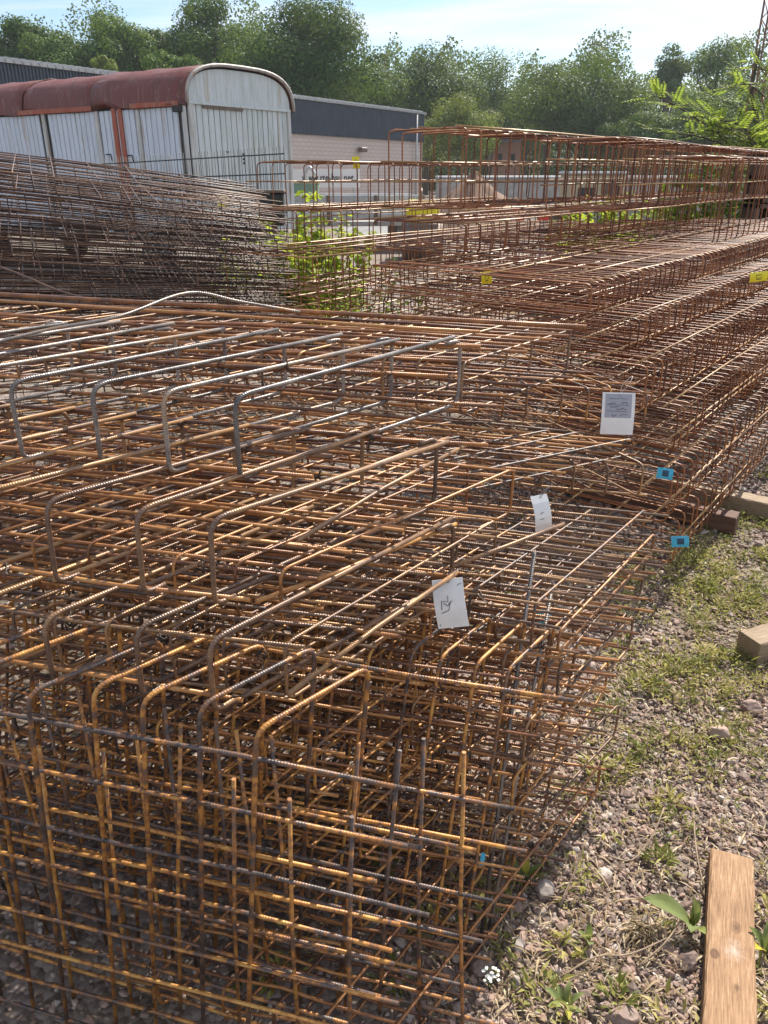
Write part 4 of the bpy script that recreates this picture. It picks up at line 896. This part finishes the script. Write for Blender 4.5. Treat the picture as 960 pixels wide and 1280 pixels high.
tree('dark tree at the far left end of the wood above the hall roof', 18, 24, 62, 90, 120, 'dark')
tree('second tree from the left in the wood, olive green', 75, 34, 60, 90, 130, 'mid')
tree('third tree from the left with feathery upright top', 140, 14, 62, 95, 130, 'mid', 8000)
tree('fourth tree from the left, slightly lower, right of the feathery one', 195, 32, 64, 80, 130, 'dark')
tree('pale tree just left of the big oak', 262, -4, 62, 110, 130, 'mid', 9000)
tree('big dark oak towering over the wagon roof, tallest of the wood', 378, -16, 58, 165, 165, 'dark', 15000, .25, nclump=40)
tree('small pale bush rising above the wagon roof', 128, 70, 45, 26, 110, 'pale', 1500, .18, nclump=10)
tree('low olive tree in front of the oak behind the wagon roof', 215, 66, 52, 100, 130, 'mid', 5000, .22)
tree('dark tree directly right of the oak behind the hall roof', 470, 52, 66, 80, 180, 'dark')
tree('rounded tree above the end of the hall', 535, 52, 72, 105, 190, 'dark', 8000)
tree('pale yellow-green willow bush at the end of the hall', 575, 114, 62, 92, 215, 'pale', 8000, .2)
tree('hazy tree between the willow bush and the dark round tree', 622, 62, 84, 95, 195, 'mid', 7000)
tree('lower olive tree behind the orange house', 662, 104, 88, 70, 195, 'mid', 5000)
tree('large dark round tree in the right half of the wood', 742, 56, 66, 165, 205, 'dark', 15000, .25, nclump=40)
tree('smaller dark tree tucked behind the large round one', 690, 76, 78, 80, 195, 'dark', 5000)
tree('sparse tall tree right of the large round tree, sky showing through', 842, 50, 74, 62, 130, 'dark', 2300, .26, gaps=1, nclump=16)
tree('sparse airy tree beside the lattice mast', 905, 40, 74, 85, 150, 'mid', 3000, .26, gaps=1, nclump=18)
tree('olive tree low at the right below the airy trees', 862, 105, 62, 130, 215, 'mid', 9000, .23)
tree('green tree at the far right behind the lattice mast', 960, 92, 58, 120, 215, 'mid', 8000, .23)
tree('dark tree low behind the yard wall', 800, 140, 60, 110, 215, 'dark', 6000, .22)
hv = []; nx_ = 60
for i in range(nx_+1):
    x_ = -95+190*i/nx_
    for (y_, z_) in ((99, -.2), (106, 2.5), (116, 6.5+1.2*math.sin(x_*.13)), (140, 8+1.5*math.sin(x_*.1)), (170, 8)): hv.append((x_, y_+2*math.sin(x_*.2), z_))
m = MB(); m.add(hv, [(i*5+k_, i*5+5+k_, i*5+6+k_, i*5+1+k_) for i in range(nx_) for k_ in range(4)], True)
tag(m.obj('hill', plain('wooded_slope', (.03, .045, .018), .95, 0, .3, .6)), kind='structure')
# hedge mass closing the foot of the wood
k = 170000; hx_ = rng.uniform(-52, 62, k); hy_ = 96+rng.uniform(-6, 6, k); hz_ = rng.random(k)**1.05*(np.where(hx_ < -6, 15.5, 12.5)+1.8*np.sin(hx_*.35)+1.3*np.sin(hx_*.83+1)+.7*np.sin(hx_*2.1))
P = np.stack([hx_, hy_, hz_], 1); nrm = unit(rng.normal(size=(k, 3))+np.array([0, -.6, .5])); td = unit(np.cross(nrm, rng.normal(size=(k, 3)))); L = rng.uniform(.2, .4, k)
v, f = blades(P, td, L, L*.38, nrm); cl_ = np.clip(.4+.3*np.sin(hx_*.8)+rng.normal(0, .15, k), 0, 1)
tag(link('undergrowth', npmesh('undergrowth', v, f, np.repeat(cl_, 4)), None, TL['dark']), 'dark undergrowth filling the foot of the wood', 'undergrowth', kind='stuff')
# ------------------------------------------------------------------ shrub behind the open cages
M_SHRUB = leaf_mat('bright_shrub_leaf', [(0, (.17, .26, .03)), (.5, (.33, .42, .04)), (.85, (.5, .54, .05)), (1, (.62, .58, .07))], .6)
M_ROB = leaf_mat('robinia_leaf', [(0, (.06, .13, .025)), (.5, (.14, .24, .04)), (.85, (.28, .37, .05)), (1, (.55, .5, .05))], .55)
def shrub(label, c, h, r, n, leaf, ns, mat, name='leafy_shrub', cat='shrub'):
    root = empty(name, c, label, cat); st = MB(); P = []; D = []
    for i in range(ns):
        a = random.uniform(0, 6.28); rr = r*math.sqrt(random.random()); hh = h*random.uniform(.6, 1)*(1-.35*(rr/r)**2)
        pts = curve([Vector((rr*.3*math.cos(a), rr*.3*math.sin(a), 0)), Vector((rr*.7*math.cos(a), rr*.7*math.sin(a), hh*.5)), Vector((rr*math.cos(a+.2), rr*math.sin(a+.2), hh))], 6)
        st.tube(pts, [.009*(1-.7*k/(len(pts)-1)) for k in range(len(pts))], 5)
        for k in range(n//ns):
            q = pts[min(len(pts)-1, int(len(pts)*(.15+.85*random.random()**.7)))]; b_ = random.uniform(0, 6.28); P.append(q+Vector((jit(.03), jit(.03), jit(.03)))); D.append(Vector((math.cos(b_), math.sin(b_), random.uniform(-.5, .5))))
    st.obj('stems', plain('shrub_stem', (.16, .12, .06), .8), root)
    P = np.array(P); D = unit(np.array(D)); n_ = len(P); L = rng.uniform(.6, 1.25, n_)*leaf; up = unit(np.array([[0, 0, 1.]])+rng.normal(0, .45, (n_, 3)))
    v, f = blades(P, D, L, L*.42, up); link('foliage', npmesh('foliage', v, f, np.repeat(np.clip(rng.normal(.5, .22, n_), 0, 1), 4)), root, mat); return root
q = at(392, 330, Y=8.3); shrub('bright yellow-green shrub seen through the open cages', Vector((q.x, q.y, 0)), 1.5, .72, 3300, .085, 50, M_SHRUB)
q = at(318, 330, Y=8.0); shrub('lower bright shrub at the end of the left rear stack', Vector((q.x, q.y, 0)), 1.3, .45, 1500, .085, 28, M_SHRUB)
q = at(470, 380, Y=7.6); shrub('pale weedy bush low behind the open cages', Vector((q.x, q.y, 0)), 1.0, .55, 500, .07, 18, M_ROB)
for (u, Y, h_, lab) in ((770, 10.2, 1.6, 'weedy bush behind the tall cages near the block row'), (835, 9.5, 1.75, 'weedy bush left of the steel post'), (905, 9.4, 1.9, 'green bush between the steel post and the brown column')):
    q = at(u, 240, Y=Y); shrub(lab, Vector((q.x, q.y, 0)), h_, .85, 4200, .085, 45, M_SHRUB if Y > 9.45 else M_ROB)
# robinia with pinnate leaves
rc = at(960, 220, Y=10.2); root = empty('robinia_tree', Vector((rc.x, rc.y, 0)), 'young robinia with feathery pinnate leaves arching in from the right', 'tree')
br_m = MB(); P = []; D = []; Lf = []; UPS = []; CC = []
def frond(p, d, L, colr):
    d = d.normalized(); side = d.cross(Z).normalized(); up = side.cross(d); n = 9
    br_m.tube([p, p+d*L*.5-Z*L*.02, p+d*L-Z*L*.12], .003, 4)
    for i in range(n):
        t_ = .2+.8*i/(n-1); q = p+d*L*t_-Z*L*.12*t_*t_
        for s in ((-1, 1) if i < n-1 else (0,)):
            dd = (side*s+d*.35-Z*.15) if s else d; P.append(q); D.append(dd.normalized()); Lf.append(L*.15*(1-.35*abs(t_-.5))); UPS.append(up+Vector((jit(.3), jit(.3), jit(.2)))); CC.append(min(1, max(0, colr+jit(.15))))
def branch(pts, r0, nf, L, colr):
    nf = int(nf*1.35); L *= 1.15
    pp = curve(pts, 6); br_m.tube(pp, [r0*(1-.75*k/(len(pp)-1)) for k in range(len(pp))], 6)
    for k in range(nf):
        i = min(len(pp)-2, int(len(pp)*(.2+.8*k/nf))); t_ = (pp[i+1]-pp[i]).normalized(); sd_ = t_.cross(Z).normalized()
        frond(pp[i], t_*random.uniform(.2, .8)+sd_*(1 if k % 2 else -1)*random.uniform(.4, 1)+Z*random.uniform(-.2, .6), L*random.uniform(.75, 1.25), colr+jit(.15))
def loc(u, v, Y): return at(u, v, Y=Y)-Vector((rc.x, rc.y, 0))
branch([Vector((0, 0, 0)), Vector((.05, 0, 1.0)), loc(955, 190, 10.2), loc(940, 120, 10.3), loc(950, 60, 10.4)], .05, 16, .34, .55)
branch([loc(956, 205, 10.2), loc(905, 172, 10.0), loc(850, 135, 9.8), loc(815, 118, 9.7)], .018, 20, .32, .65)
branch([loc(955, 200, 10.2), loc(915, 185, 9.8), loc(870, 170, 9.6), loc(815, 165, 9.5)], .014, 16, .30, .5)
branch([loc(955, 190, 10.2), loc(930, 160, 10.0), loc(900, 150, 9.9), loc(870, 145, 9.9)], .014, 14, .28, .6)
branch([loc(955, 215, 10.2), loc(925, 215, 9.9), loc(890, 225, 9.7), loc(860, 235, 9.7)], .014, 16, .28, .5)
branch([loc(955, 170, 10.3), loc(975, 130, 10.3), loc(965, 95, 10.3), loc(930, 75, 10.3)], .014, 14, .3, .7)
branch([loc(955, 200, 10.2), loc(975, 180, 10.0), loc(985, 150, 10.0)], .014, 12, .3, .6)
branch([loc(955, 230, 10.2), loc(925, 255, 9.8), loc(880, 265, 9.6)], .012, 14, .26, .5)
branch([loc(955, 200, 10.2), loc(945, 180, 9.7), loc(925, 165, 9.5), loc(905, 160, 9.4)], .014, 14, .3, .75)
branch([loc(955, 215, 10.2), loc(950, 195, 9.6), loc(935, 195, 9.3), loc(915, 200, 9.2)], .012, 14, .28, .65)
branch([loc(955, 120, 10.3), loc(935, 105, 10.0), loc(915, 110, 9.9)], .012, 10, .28, .6)
for i in range(26):
    uu, vv, yy = random.uniform(845, 1000), random.uniform(105, 262), random.uniform(9.4, 11.4)
    branch([loc(962, min(235, vv+45), 10.2), loc(960*.45+uu*.55, vv+16, (10.2+yy)/2), loc(uu, vv, yy)], .009, 7, .30, .45+jit(.2))
br_m.obj('trunk', M_BARK, root)
P = np.array(P); D = np.array(D); Lf = np.array(Lf); UPS = unit(np.array(UPS)); v, f = blades(P, D, Lf, Lf*.25, UPS)
link('crown', npmesh('crown', v, f, np.repeat(np.array(CC), 4)), root, M_ROB)

# ------------------------------------------------------------------ summer haze
hz = MB().box((0, 130, 9.5), 255, 175, 11.5).mesh('haze')
hm_ = bpy.data.materials.new('haze_air'); hm_.use_nodes = True; t = hm_.node_tree; t.nodes.clear()
o = N(t, 'ShaderNodeOutputMaterial'); pv = N(t, 'ShaderNodeVolumePrincipled'); pv.inputs['Color'].default_value = (.86, .92, 1, 1); pv.inputs['Density'].default_value = .0005; pv.inputs['Anisotropy'].default_value = .25
t.links.new(pv.outputs[0], o.inputs['Volume']); hz.materials.append(hm_)
tag(link('haze', hz), 'thin summer haze over the whole yard', 'haze', kind='stuff')
SC.cycles.volume_bounces = 0
